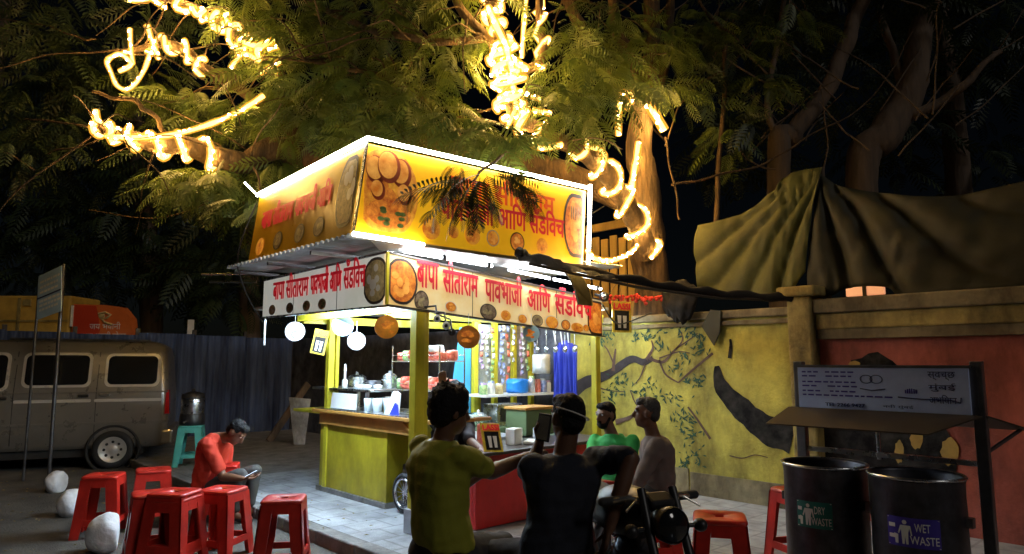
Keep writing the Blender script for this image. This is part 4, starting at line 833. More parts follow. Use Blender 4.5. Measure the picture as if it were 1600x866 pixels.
# ------------------------------------------------------------------ waste bins and their stand
st = thing('bin_stand', 'steel bin shelter with blue white notice board and rusty sloping roof', 'bin stand', (1.3, -3.07, .15))
for v in (-3.58, -2.56): b = MB(); b.span((1.28, v - .03, .15), (1.335, v + .03, 1.5), .004); b.build('post', 'dark_steel', st)
b = MB(); b.tube([(1.31, -3.03, .9), (1.31, -3.03, 1.2)], .012, 8); b.beam((1.31, -3.58, .93), (1.31, -2.56, .93), .03, .03); b.build('rail', 'steel', st)
bd = None; b = MB(); b.span((1.255, -3.55, 1.2), (1.275, -2.57, 1.465), .003); bd = b.build('notice_board', 'notice_white', st)
b = MB(); b.span((1.25, -3.56, 1.462), (1.282, -2.56, 1.478)); b.span((1.277, -3.585, 1.2), (1.283, -3.545, 1.47)); b.build('board_frame', 'dark_steel', bd)
NX = Vector((0, -1, 0)); NU = Vector((0, 0, 1))
def onb(s, t): return Vector((1.2545, -2.57 - .98 * s, 1.2 + .265 * t))
for k, wd in enumerate(('स्वच्छ', 'मुंबई', 'अभ\u093fयान')): text('lettering', wd, onb(.79, .72 - .25 * k), NX, NU, .14, .05, 'letter_navy', bd, .012)
text('lettering', 'TEL 2266 9427', onb(.18, .06), NX, NU, .24, .022, 'letter_navy', bd, .02); text('lettering', 'नवी मुंबई', onb(.53, .06), NX, NU, .17, .025, 'letter_navy', bd, .01)
b = MB()
for c_, r_ in ((.44, .05), (.50, .05)):
    for a in np.linspace(0, 6.28, 19)[:-1]: b.beam(onb(c_, .72) + NX * r_ * .7 * math.cos(a) + NU * r_ * .5 * math.sin(a), onb(c_, .72) + NX * r_ * .7 * math.cos(a + .36) + NU * r_ * .5 * math.sin(a + .36), .003, .004)
b.tube([onb(.40, .5), onb(.47, .46), onb(.55, .5)], .003, 5); b.tube([onb(.62, .33), onb(.75, .3), onb(.9, .3), onb(.95, .25), onb(.955, .36)], .004, 5); b.build('emblem', 'letter_navy', bd)
b = MB()
for t in (.86, .76, .62, .52, .4, .3):
    s = .03
    while s < (.36 if t > .35 else .55):
        e = s + RNG.uniform(.02, .05)
        if not .13 < s < .16: b.hexa([onb(s, t), onb(e, t), onb(e, t + .035), onb(s, t + .035)], (-1, 0, 0), .001)
        s = e + .012
for i in range(6): s = .66 + .012 * i; b.hexa([onb(s, .42), onb(s + .006, .42), onb(s + .006, .5 + .03 * math.sin(i * .6)), onb(s, .5 + .03 * math.sin(i * .6))], (-1, 0, 0), .001)
b.build('small_print', 'label_violet', bd)
b = MB(); b.hexa([(1.25, -2.5, 1.20), (1.25, -3.60, 1.20), (.92, -3.42, 1.11), (.92, -2.5, 1.11)], (.2, 0, -1), .008); b.hexa([(1.285, -3.62, 1.20), (1.285, -2.5, 1.20), (1.64, -2.5, 1.11), (1.64, -3.75, 1.11)], (-.2, 0, -1), .008); b.build('roof', 'rust_brown', st)
b = MB(); b.beam((1.62, -3.7, 1.108), (1.33, -3.6, 1.0), .015, .015); b.build('stay', 'dark_steel', st)
def bin_(c, r_, label, words, m, yaw, hw=.86):
    t = thing('waste_bin', label, 'waste bin', (c[0], c[1], .15), 0, 'drum bins under the shelter'); P0 = Vector((c[0], c[1], 0)); top = .88
    prof = [(1e-4, .24), (r_ * .92, .24), (r_ * .97, .26)]
    for i in range(11): prof.append((r_ * (1 + .004 * math.sin(i * 2)), .27 + i * (top - .30) / 10))
    prof += [(r_ * 1.02, top - .02), (r_ * 1.03, top), (r_ * .98, top + .006), (r_ * .95, top - .01), (r_ * .94, .3), (1e-4, .28)]
    b = MB(); b.lathe(prof, P0, 48); b.build('drum', 'bin_steel', t)
    b = MB(); b.tube([P0 + Vector((math.cos(a) * r_ * 1.02, math.sin(a) * r_ * 1.02, top)) for a in np.linspace(0, 6.283, 49)], .009, 6, False); b.build('rim', 'steel', t)
    b = MB(); [b.box(P0 + Vector((0, s * r_ * 1.05, .66)), (.05, .04, .05)) for s in (-1, 1)]; b.build('pivot', 'dark_steel', t)
    # curved label plate
    d = CAM - P0; a0 = math.atan2(d.y, d.x) + yaw; n_ = 14; L = []
    for i in range(n_ + 1): a = a0 - hw / 2 * 1.0 + hw * i / n_; L.append(a)
    R_ = r_ * 1.012; z0, z1 = .535, .685; b = MB(); vs = []
    for a in L: vs += [(P0.x + R_ * math.cos(a), P0.y + R_ * math.sin(a), z0), (P0.x + R_ * math.cos(a), P0.y + R_ * math.sin(a), z1)]
    b.add(vs, [(2 * i, 2 * i + 2, 2 * i + 3, 2 * i + 1) for i in range(n_)]); lb = b.build('label_plate', m, t)
    def bend(o):                       # wrap flat lettering onto the drum
        for v in o.data.vertices: a = a0 + v.co.x / R_; q = R_ + .003 + v.co.y; v.co = Vector((P0.x + q * math.cos(a), P0.y + q * math.sin(a), v.co.z)) - ORG[t.name]
    wd = hw * R_; O = ORG[t.name]
    def lab(body, s, z, w_, h_):
        o = text('lettering', body, Vector((-wd / 2 + wd * s, 0, z)) , (1, 0, 0), (0, 0, 1), w_ * wd, h_, 'letter_white', lb, .01)
        for v in o.data.vertices: v.co += O; v.co = Vector((v.co.x, -v.co.y, v.co.z))
        bend(o)
    lab(words[0], .53, .618, .28, .042); lab(words[1], .44, .555, .52, .042)
    b = MB(); x0 = -wd * .15
    fig = [(x0 + dx, 0, z) for dx, z in ((-.014, .55), (-.004, .55), (0, .59), (.004, .55), (.014, .55), (.016, .61), (.022, .63), (.028, .595), (.034, .597), (.027, .645), (-.02, .645), (-.034, .605), (-.028, .6), (-.017, .625))]
    b.add(fig, [list(range(len(fig)))]); b.add([(x0 + .011 * math.cos(a), 0, .661 + .011 * math.sin(a)) for a in np.linspace(0, 5.8, 12)], [list(range(12))])
    b.add([(x0 + dx, 0, z) for dx, z in ((-.052, .6), (-.032, .595), (-.034, .55), (-.048, .55))], [(0, 1, 2, 3)])
    b.add([(-wd / 2 + .004, 0, z) if k in (0, 3) else (wd / 2 - .004, 0, z) for k, z in enumerate((.539, .539, .543, .543))], [(0, 1, 2, 3)]); b.add([(-wd / 2 + .004, 0, z) if k in (0, 3) else (wd / 2 - .004, 0, z) for k, z in enumerate((.677, .677, .681, .681))], [(0, 1, 2, 3)])
    for z in (.63, .575): b.add([(-wd * .46, 0, z), (-wd * .33, 0, z), (-wd * .33, 0, z + .02), (-wd * .46, 0, z + .02)], [(0, 1, 2, 3)])
    me = b.build('picture', 'letter_white', lb, local=True); bend(me); return t
bin_((1.05, -2.80), .235, 'steel drum bin with green dry waste label', ('DRY', 'WASTE'), 'label_green', -.3)
bin_((1.0, -3.32), .232, 'steel drum bin with violet wet waste label', ('WET', 'WASTE'), 'label_violet', -.12, 1.08)

# ------------------------------------------------------------------ tarpaulins over the wall
def tarp(name, label, m, top, bot, folds, amp, base_u=3.16, nx=90, nz=22):
    T = [at_u(x, y, base_u) for x, y in top]; Bm = [at_u(x, y, base_u - .08) for x, y in bot]
    T = spline(T, 12); Bm = spline(Bm, 12); PK = at_u(1282, 262, base_u); b = MB()
    def pick(L, t): k = t * (len(L) - 1); i = min(int(k), len(L) - 2); return L[i].lerp(L[i + 1], k - i)
    for i in range(nx + 1):
        t = i / nx
        for j in range(nz + 1):
            s = j / nz; q = pick(T, t).lerp(pick(Bm, t), s); dy, dz = q.y - PK.y, q.z - PK.z; ang = math.atan2(-dz, abs(dy) + .02); ds = math.hypot(dy, dz); cr_ = math.sin(ang * folds + 1.5 * noise.noise(Vector((ang * 2, ds, 2)))); f_ = amp * min(1, ds * 2.2) * ((1 - abs(cr_)) ** 1.6 * 1.5 - .5) * (1.3 - .35 * min(2, ds)) + amp * .6 * noise.noise(Vector((t * 4, s * 2.5, 1.3))) + amp * .35 * noise.noise(Vector((t * 16, s * 7, 4.3)))
            q.x += f_ - .05 * math.sin(math.pi * s); q.z -= .03 * math.sin(math.pi * t) * s; b.v.append(tuple(q))
    for i in range(nx):
        for j in range(nz): b.f.append([i * (nz + 1) + j, (i + 1) * (nz + 1) + j, (i + 1) * (nz + 1) + j + 1, i * (nz + 1) + j + 1]); b.sm.append(True); b.mi.append(0)
    o = b.build(name, m, None, loc=T[0]); md = o.modifiers.new('t', 'SOLIDIFY'); md.thickness = .006; return tag(o, label, 'tarpaulin')
tarp('tarpaulin', 'olive tarpaulin draped in folds above the yellow painted wall', 'tarp_olive', [(1088, 352), (1130, 343), (1170, 330), (1208, 300), (1228, 276), (1255, 266), (1284, 262)], [(1094, 462), (1130, 458), (1175, 464), (1210, 462), (1235, 455), (1258, 425)], 13, .04)
tarp('tarpaulin', 'dark brown tarpaulin sagging along the top of the red wall', 'tarp_brown', [(1278, 268), (1310, 290), (1380, 302), (1470, 308), (1600, 284), (1800, 230)], [(1262, 462), (1300, 460), (1325, 446), (1385, 444), (1410, 457), (1500, 452), (1600, 446), (1800, 440)], 9, .06, 3.2)
b = MB(); p = at_u(1284, 262, 3.22); b.tube([(3.22, p.y, 1.95), (3.22, p.y, p.z)], .025); tag(b.build('tarpaulin_pole', 'bark_dark', None, loc=(3.22, p.y, 1.95)), 'pole behind the pillar propping up both tarpaulins at their peak', 'pole')
p = at_u(1352, 455, 4.6); b = MB(); b.box(p, (.04, .40, .10), None, .01); wl = thing('lit_window', 'small glowing window slot seen under the dark tarpaulin', 'window', tuple(p)); b.build('pane', 'window_glow', wl); b = MB(); b.span((p.x - .03, p.y - .02, p.z - .09), (p.x + .03, p.y + .02, p.z + .09)); b.build('frame', 'rust_brown', wl)
# dark rolled awning from roof sign to the pillar
pa, pb, pc, pe = at_v(840, 405, -.52), at_u(1000, 440, 1.9), at_u(1120, 458, 2.5), at_u(1238, 466, 2.92)
ra = thing('rolled_awning', 'black rolled awning strung from the roof sign to the wall pillar', 'awning', tuple(pa))
b = MB(); pts = spline([pa + Vector((-.25, -.02, .03)), pa, pb, pc, pe], 8); b.tube([q + Vector((0, 0, .012 * math.sin(i * 1.7))) for i, q in enumerate(pts)], [.03 + .018 * math.sin(i * .9) ** 2 for i in range(len(pts))], 10); b.build('roll', 'black_tarp', ra)
b = MB(); b.tube([pa + Vector((-.1, 0, -.05)), pb + Vector((0, 0, -.06)), pc + Vector((0, 0, -.045)), pe + Vector((0, 0, -.02))], .014, 8); b.build('pole', 'rust_brown', ra)
b = MB(); n_ = 16
for i in range(n_ + 1):
    t = i / n_; q = (pa + Vector((-.28, 0, 0))).lerp(pb, t * .75)
    for j in range(7): s = j / 6; b.v.append(tuple(q + Vector((.02 * math.sin(i * 1.3), -.02 - .05 * s, .045 * (1 - s) * math.sin(math.pi * min(1, t * 1.6)) - .05 * s + .012 * math.sin(i * 2.1 + j)))))
for i in range(n_):
    for j in range(6): b.f.append([i * 7 + j, i * 7 + 7 + j, i * 7 + 8 + j, i * 7 + 1 + j]); b.sm.append(True); b.mi.append(0)
b.build('flap', 'black_tarp', ra)
b = MB(); vs = []; prof = [(880, 420), (895, 423), (912, 436), (922, 455), (926, 478), (905, 476), (899, 452), (890, 434)]
q = [at_v(x, y, -.42 - .01 * (i % 3)) for i, (x, y) in enumerate(prof)]; b.hexa(q, (0, 1, 0), .02); b.m = 1; b.tube([at_v(x, y, -.43) for x, y in prof[:5]], .008, 6)
tag(b.build('torn_flap', ('tarp_brown', 'ochre'), None, loc=q[0]), 'curved torn brown flap hanging over the end of the long sign', 'flap')
b = MB(); c = at_u(1062, 470, 2.86); bm = bmesh.new(); bmesh.ops.create_icosphere(bm, subdivisions=4, radius=1)
for v in bm.verts: q = v.co * (1 + .25 * noise.noise(v.co * 2.2)); v.co = c + Vector((q.x * .09, q.y * .2 * (1 + .3 * q.z), q.z * .2 + (.0 if q.z > -.3 else -.05 * abs(math.sin(q.y * 6)))))
b.add([v.co for v in bm.verts], [[v.index for v in f.verts] for f in bm.faces], True); bm.free(); tag(b.build('black_bundle', 'black_tarp', None, loc=c), 'black ragged cloth bundle hanging from the awning onto the wall', 'bundle')
b = MB(); q = [at_u(x, y, 2.93) for x, y in ((1110, 484), (1126, 486), (1124, 520), (1115, 540), (1096, 510))]; b.hexa(q, (1, 0, 0), .02); tag(b.build('rag', 'tarp_brown', None, loc=q[0]), 'brown rag hanging down the yellow wall beside the black bundle', 'rag')
# yellow plank fence and rods behind the wall
pf_ = thing('plank_fence', 'yellow lit plank screen behind the wall beside the tree trunk', 'fence', tuple(at_u(960, 470, 3.7)))
for k, x in enumerate(range(918, 1000, 14)):
    p0 = at_u(x, 480, 3.7); p1 = at_u(x, 368 + 3 * (k % 3), 3.7); b = MB(); b.span((3.69, p0.y - .05, p0.z - .3), (3.72, p0.y + .05, p1.z)); b.build('plank', 'crate_wood', pf_)
b = MB(); p0, p1 = at_u(915, 360, 3.66), at_u(1000, 362, 3.66); b.span((3.63, p1.y, p0.z - .05), (3.685, p0.y, p0.z + .05)); b.build('rail', 'crate_wood', pf_)
b = MB()
for k in range(9):
    p = at_u(940 + 13 * k, 466, 3.02 + .02 * (k % 3)); [b.ell(p + Vector((RNG.normal() * .02, RNG.normal() * .04, RNG.normal() * .02)), (.018, .025, .02), None, 8, 6) for _ in range(7)]
tag(b.build('garland', 'garland', None, loc=at_u(990, 466, 3.02)), 'red and white flower garland lying along the wall top', 'garland')

# loose cables round the stall
for pts, lab in (([Vector((1.62, -.43, 3.1)), Vector((2.2, .4, 3.0)), Vector((2.9, 1.0, 3.15)), Vector((3.4, .4, 3.6))], 'slack black cable from the roof sign to the tree trunk'), ([Vector((-.8, 1.5, 2.95)), Vector((-.9, 1.62, 2.5)), Vector((-.72, 1.9, 2.2)), Vector((-.44, 2.1, 1.9))], 'black cable looping down behind the canopy corner'), ([Vector((2.1, -.2, 2.08)), Vector((2.5, -.1, 1.9)), Vector((2.95, -.2, 2.03))], 'black cable sagging from the sign end to the wall top')):
    L = spline(pts, 10); b = MB(); b.tube([p + Vector((0, 0, .012 * noise.noise(p * 3))) for p in L], .008, 6); tag(b.build('cable', 'black_plastic', None, loc=pts[0]), lab, 'cable')
# ------------------------------------------------------------------ trees
def frond_template(n_p=11, n_l=8):
    V = []; F = []
    def quad(c, d, n, l_, w_):
        i = len(V); V.extend([c - d * l_ * .1, c + d * l_ * .45 - n * w_, c + d * l_, c + d * l_ * .45 + n * w_]); F.append((i, i + 1, i + 2, i + 3))
    for k in range(n_p):
        t = .12 + .88 * k / (n_p - 1); x = t; z = -.28 * t * t
        pl = .36 * math.sin(math.pi * (.18 + .74 * t)) ** .8
        for s in (-1, 1):
            d = np.array([.5, s * .87, -.12]); d /= np.linalg.norm(d)
            for j in range(n_l):
                q = (j + .6) / n_l; c = np.array([x, 0, z]) + d * pl * q + np.array([0, 0, -.10 * (pl * q) ** 2 * 8])
                e = np.array([d[0] * .55 + .5, d[1] * .3, -.1]); e2 = np.array([-d[1] * s * .8 + .25, s * .9, -.2])
                n1 = np.array([0, 0, .25]) + np.array([-e[1], e[0], 0]) * .9
                for e_ in (d * .45 + np.array([.8, -s * .1, 0]), d * .45 + np.array([-.6, s * .7, 0])):
                    e_ = e_ / np.linalg.norm(e_); n_ = np.array([-e_[1], e_[0], .25]); n_ /= np.linalg.norm(n_); quad(c, e_, n_, .075 * (1.1 - .4 * q), .0125)
    V.extend([np.array([0, -.006, 0]), np.array([0, .006, 0]), np.array([1, .003, -.28]), np.array([1, -.003, -.28]), np.array([.5, .004, -.066]), np.array([.5, -.004, -.066])])
    i = len(V) - 6; F.append((i, i + 5, i + 4, i + 1)); F.append((i + 5, i + 3, i + 2, i + 4))
    return np.array(V), np.array(F)
def pinnate(n_p=10, wv=.036):
    V = []; F = []
    for k in range(n_p):
        t = .10 + .9 * k / (n_p - 1); z = -.28 * t * t; L = .32 * math.sin(math.pi * (.2 + .68 * t)) ** .7
        for s in (-1, 1):
            d = np.array([.55 + .25 * t, s * .85, -.15]); d /= np.linalg.norm(d); n_ = np.array([-d[1] * .9, d[0] * .9, .3 * s]); n_ /= np.linalg.norm(n_); c = np.array([t, 0, z]); i = len(V)
            dn = np.array([0, 0, -1.]); m_ = c + d * L * .5 + dn * .02; e = c + d * L + dn * L * .3
            V.extend([c - n_ * .006, c + n_ * .006, m_ + n_ * wv, m_ - n_ * wv, e + n_ * .005, e - n_ * .005]); F.append((i, i + 3, i + 2, i + 1)); F.append((i + 3, i + 5, i + 4, i + 2))
    V.extend([np.array([0, -.008, 0]), np.array([0, .008, 0]), np.array([1, .003, -.28]), np.array([1, -.003, -.28]), np.array([.5, .006, -.066]), np.array([.5, -.006, -.066])])
    i = len(V) - 6; F.append((i, i + 5, i + 4, i + 1)); F.append((i + 5, i + 3, i + 2, i + 4)); return np.array(V), np.array(F)
FR_HI = pinnate(8); FR_LO = pinnate(8); FR_FINE = pinnate(15, .017); FR_MID = pinnate(13, .021)
def fronds(name, items, m, parent, tmpl=FR_HI):
    """items: (position, direction, size, roll); leaves joined into one crown mesh"""
    V, F = tmpl; nv = len(V); n = len(items); VV = np.empty((n * nv, 3)); FF = np.empty((n * len(F), 4), dtype=np.int32); off = np.array(ORG[parent.name])
    for i, (p, d, s, ro) in enumerate(items):
        x = np.array(d, float); x /= np.linalg.norm(x); up = np.array([0, 0, 1.]); y = np.cross(up, x); L = np.linalg.norm(y); y = y / L if L > .05 else np.array([0, 1., 0]); z = np.cross(x, y)
        y2 = y * math.cos(ro) + z * math.sin(ro); z2 = np.cross(x, y2); VV[i * nv:(i + 1) * nv] = (V @ np.array([x, y2, z2])) * s + np.array(p) - off; FF[i * len(F):(i + 1) * len(F)] = F + i * nv
    me = bpy.data.meshes.new(name); me.vertices.add(len(VV)); me.vertices.foreach_set('co', VV.ravel()); me.loops.add(FF.size); me.loops.foreach_set('vertex_index', FF.ravel().astype(np.int32))
    me.polygons.add(len(FF)); me.polygons.foreach_set('loop_start', np.arange(0, FF.size, 4, dtype=np.int32)); me.materials.append(M[m]); me.update(calc_edges=True); me.validate()
    o = bpy.data.objects.new(name, me); C.objects.link(o); o.parent = parent; ORG[o.name] = ORG[parent.name]; return o
def cluster(px, py, D, r_, n, size=.5, droop=-.35, flat=.6):
    c = np.array(at_d(px, py, D)); out = []
    for _ in range(n):
        d = RNG.normal(size=3); d /= np.linalg.norm(d); p = c + d * np.array([1, 1, flat]) * r_ * RNG.uniform(.15, 1) ** .6
        dr = np.array([d[0] + RNG.normal() * .4, d[1] + RNG.normal() * .4, droop + RNG.normal() * .25]); out.append((p, dr, size * RNG.uniform(.5, 1.3), RNG.normal() * .5))
    return out
def wander(pts, rs, amp=.05, n=10, seed=0.):
    sp = spline(pts, n); out = []
    for i, p in enumerate(sp): q = Vector((i * .23 + seed, seed * 1.7, .5)); out.append(p + Vector((noise.noise(q), noise.noise(q + Vector((9, 0, 0))), noise.noise(q + Vector((0, 9, 0))))) * amp)
    return out, [r_ * (1 + .14 * noise.noise(Vector((i * .5, seed, 3)))) for i, r_ in enumerate(lerp_list(rs, len(sp)))]
tb = at_u(1018, 440, 3.5)
tree = thing('main_tree', 'big feathery leaved tree behind the stall wound with lights, spreading over its roof', 'tree', (tb.x, tb.y, 0))
D_ = lambda *a: [at_d(x, y, d) for x, y, d in a]
LIMBS = {}
def limb(key, pts, rs, m='bark', amp=.05, name='limb', parent=None, seg=12):
    L, R = wander(pts, rs, amp, 9, len(LIMBS) * 3.1); R = [q * .8 for q in R] if key != 'left' else R; LIMBS[key] = (L, R); b = MB(); b.tube(L, R, seg); return b.build(name, m, parent or tree)
limb('trunk', [Vector((tb.x, tb.y - .05, 0)), tb] + D_((1012, 330, 8.0), (1000, 235, 8.0), (1012, 130, 8.0), (1018, 20, 8.0), (1010, -160, 8.0)), [.34, .27, .22, .2, .15, .13, .1], name='trunk', seg=18)
limb('low', D_((1012, 400, 7.9), (985, 335, 7.7), (950, 275, 7.35), (905, 235, 7.0), (850, 212, 6.75), (806, 178, 6.6), (792, 100, 6.5), (770, 10, 6.45), (735, -140, 6.4)), [.17, .15, .13, .11, .09, .09, .085, .08, .06])
limb('fork', D_((806, 130, 6.55), (770, 75, 6.5), (728, 22, 6.4), (690, -60, 6.3)), [.08, .06, .055, .04])
limb('stem', D_((812, 120, 6.6), (846, 85, 6.7), (840, 0, 6.7), (830, -120, 6.7)), [.06, .055, .05, .04])
limb('stem2', D_((1004, 250, 8.0), (985, 110, 7.8), (962, 30, 7.7), (940, -80, 7.6)), [.13, .10, .085, .06])
limb('stem3', D_((1010, 200, 8.05), (1042, 90, 8.1), (1047, 0, 8.1), (1050, -120, 8.1)), [.11, .085, .07, .05])
limb('stem4', D_((985, 170, 7.8), (915, 60, 7.7), (885, 0, 7.7), (850, -90, 7.6)), [.09, .085, .08, .05])
limb('left', D_((1004, 330, 8.0), (880, 270, 8.2), (740, 240, 8.1), (610, 232, 7.7), (500, 250, 7.3), (430, 232, 7.0), (382, 252, 6.8), (290, 232, 6.5), (200, 212, 6.3), (150, 196, 6.2)), [.17, .16, .15, .14, .13, .125, .115, .095, .065, .03])
limb('left2', D_((270, 228, 6.45), (245, 190, 6.4), (205, 158, 6.4), (150, 142, 6.4)), [.035, .03, .028, .018])
limb('left3', D_((500, 250, 7.3), (440, 190, 7.1), (380, 140, 6.9), (320, 105, 6.7), (270, 68, 6.6), (190, 80, 6.5)), [.09, .08, .07, .06, .055, .03])
limb('left4', D_((440, 190, 7.1), (430, 110, 7.0), (385, 75, 6.8), (350, 35, 6.7), (300, 10, 6.6), (190, -20, 6.5)), [.06, .05, .05, .045, .035, .03])
limb('upleft', D_((770, 60, 6.5), (640, 60, 6.4), (540, 30, 6.3), (430, -30, 6.2)), [.055, .045, .035, .02])
limb('mid', D_((740, 240, 8.1), (660, 150, 7.2), (560, 110, 6.6), (470, 90, 6.3)), [.05, .04, .03, .018])
limb('over', D_((840, 215, 6.7), (790, 240, 5.9), (760, 262, 5.25), (735, 285, 4.7)), [.025, .02, .014, .008], amp=.02)
# thin twigs
tw = MB(); sd = 50.
for i in range(150):
    key = random.choice(['low', 'left', 'left3', 'left4', 'upleft', 'mid', 'stem2', 'fork', 'stem4']); L, R = LIMBS[key]; p = random.choice(L[len(L) // 4:]); d = Vector((RNG.normal(), RNG.normal(), RNG.normal() * .5)).normalized() * RNG.uniform(.4, 1.3); sd += 1
    pts, rs = wander([p, p + d * .5 + Vector((0, 0, .06)), p + d + Vector((0, 0, -.05))], [.011, .008, .004], .06, 6, sd); tw.tube(pts, rs, 5)
for pts in ([(0, 30, 7), (70, 40, 6.9), (120, 60, 6.8), (150, 66, 6.8)], [(40, 185, 6.6), (110, 195, 6.4), (160, 205, 6.3)], [(75, 240, 6.8), (130, 228, 6.5), (165, 212, 6.3)], [(140, 330, 7.6), (260, 340, 7.2), (340, 300, 7.0), (390, 258, 6.9)], [(0, 232, 7), (30, 250, 7), (55, 265, 7)], [(402, 330, 6.9), (410, 300, 6.6), (398, 262, 6.6)]):
    L, R = wander(D_(*pts), [.008, .01, .012], .03, 8, sd); sd += 2; tw.tube(L, R, 5)
tw.build('twig', 'bark', tree)
CL = []
for a in [(480, 50, 6.6, .5, 30), (600, 45, 6.5, .55, 40), (560, 140, 6.4, .5, 40), (650, 165, 6.3, .45, 36), (720, 205, 6.1, .35, 26), (690, 95, 6.5, .4, 26), (430, 130, 6.7, .45, 26), (630, -10, 6.5, .5, 30), (500, 180, 6.6, .45, 30), (770, 215, 6.0, .3, 18), (740, 60, 6.8, .3, 12),
          (580, 205, 6.2, .35, 24), (450, 200, 6.8, .35, 16), (535, -40, 6.3, .6, 30), (380, -30, 6.4, .5, 24), (730, -30, 6.2, .5, 22),
          (930, 75, 7.0, .4, 20), (900, 110, 6.6, .4, 24), (880, 50, 6.8, .35, 18), (980, 95, 7.3, .4, 22), (1040, 60, 7.6, .35, 16), (940, 140, 6.4, .35, 18), (870, 160, 6.3, .28, 14), (1030, 130, 7.4, .25, 10), (910, 185, 6.6, .25, 10), (960, 20, 7.2, .4, 14),
          (335, 290, 6.6, .28, 22), (280, 280, 6.7, .25, 16), (385, 320, 6.5, .22, 18), (365, 280, 6.8, .25, 14), (440, 265, 6.9, .25, 14),
          (300, 165, 7.2, .4, 22), (390, 170, 6.9, .4, 22), (230, 120, 7.4, .35, 14), (420, 40, 6.8, .4, 22), (470, 115, 6.9, .4, 22)]: CL += cluster(*a[:4], int(a[4] * 2.0), size=.33)
for a in [(1150, 60, 8.0, .4, 14), (1190, 130, 8.2, .3, 10), (1080, 40, 7.9, .4, 14), (1060, 140, 7.8, .3, 8), (1230, 40, 8.4, .4, 10), (1130, 220, 8.4, .3, 8)]: CL += cluster(*a[:4], int(a[4] * 2.0), size=.33)
fronds('crown', CL[::2], 'leaf', tree); fronds('crown', CL[1::2], 'leaf', tree, FR_MID)
CL = []
for a in [(100, 70, 7.2, .6, 34), (60, 150, 7.4, .6, 30), (30, 230, 7.2, .55, 22), (220, 20, 7.2, .5, 20), (150, 120, 7.6, .5, 22), (0, 60, 7, .6, 20), (100, 200, 7.4, .5, 18), (260, 250, 7.4, .4, 12), (320, 60, 7.6, .5, 16), (60, 0, 7, .6, 24), (1180, 120, 8.2, .4, 14), (1110, 25, 8, .45, 16), (1090, 160, 8.3, .35, 10), (1200, 30, 8.6, .5, 14), (1070, 90, 8, .3, 10), (1160, 190, 8.4, .3, 8)]: CL += cluster(*a[:4], int(a[4] * 1.5), size=.38)
fronds('outer_crown', CL, 'leaf_shaded', tree, FR_LO)
# spray hanging in front of the roof sign
fr = []
for x, y, tx, ty, s in [(735, 285, 590, 318, .42), (740, 280, 650, 300, .3), (735, 285, 640, 365, .38), (745, 280, 700, 362, .36), (750, 278, 735, 372, .36), (760, 272, 770, 340, .3), (765, 272, 850, 330, .4), (770, 268, 868, 318, .38), (755, 268, 700, 278, .3), (750, 275, 665, 330, .34), (770, 265, 820, 290, .34), (735, 262, 690, 255, .3), (780, 262, 850, 296, .36), (745, 285, 722, 335, .3)]:
    p = at_d(x, y, 4.7 + RNG.uniform(-.1, .1)); tx, ty = x + (tx - x) * .9, y + (ty - y) * .8; q = at_d(tx, ty, 4.5 + RNG.uniform(-.15, .15)); d = q - p; L = d.length
    fr.append((tuple(p), tuple(d + Vector((0, 0, L * .25))), L * .85, RNG.normal() * .3 + .6))
    for k in range(6): pk = p.lerp(q, RNG.uniform(.25, .85)); dk = d.normalized() * .6 + Vector((RNG.normal() * .4, RNG.normal() * .4, -.5 + RNG.normal() * .3)); fr.append((tuple(pk), tuple(dk), RNG.uniform(.11, .19), RNG.normal() * .6))
fronds('hanging_spray', fr, 'leaf_shaded', tree, FR_FINE)
# thin pale saplings right of the trunk
sp = thing('sapling', 'thin pale bare stem forking upward right of the lit trunk', 'sapling', tuple(at_u(1118, 400, 3.6)))
for nm, pts, rs in (('trunk', [(1114, 420, 8.2), (1120, 310, 8.2), (1127, 200, 8.2), (1133, 105, 8.2), (1128, 50, 8.2), (1100, 10, 8.2), (1075, -30, 8.2)], [.035, .032, .03, .028, .025, .018, .01]), ('branch', [(1128, 55, 8.2), (1160, 10, 8.2), (1180, -40, 8.2)], [.016, .012, .008]), ('branch', [(1133, 110, 8.2), (1090, 135, 8.1), (1060, 170, 8.0), (1040, 230, 7.9)], [.018, .015, .012, .008]), ('branch', [(1135, 105, 8.2), (1175, 65, 8.3), (1195, 20, 8.4), (1200, -30, 8.4)], [.014, .011, .008, .006]), ('twig', [(1040, 215, 7.9), (1055, 300, 7.8), (1062, 345, 7.8)], [.012, .012, .01]), ('twig', [(1050, 290, 7.8), (1120, 275, 8.0), (1200, 255, 8.4), (1260, 215, 8.6), (1330, 180, 8.8), (1390, 115, 9), (1425, 50, 9)], [.014, .014, .012, .012, .01, .009, .007])):
    L, R = wander(D_(*pts), rs, .03, 8, sd); sd += 2.3; b = MB(); b.tube(L, R, 7); b.build(nm, 'bark', sp)
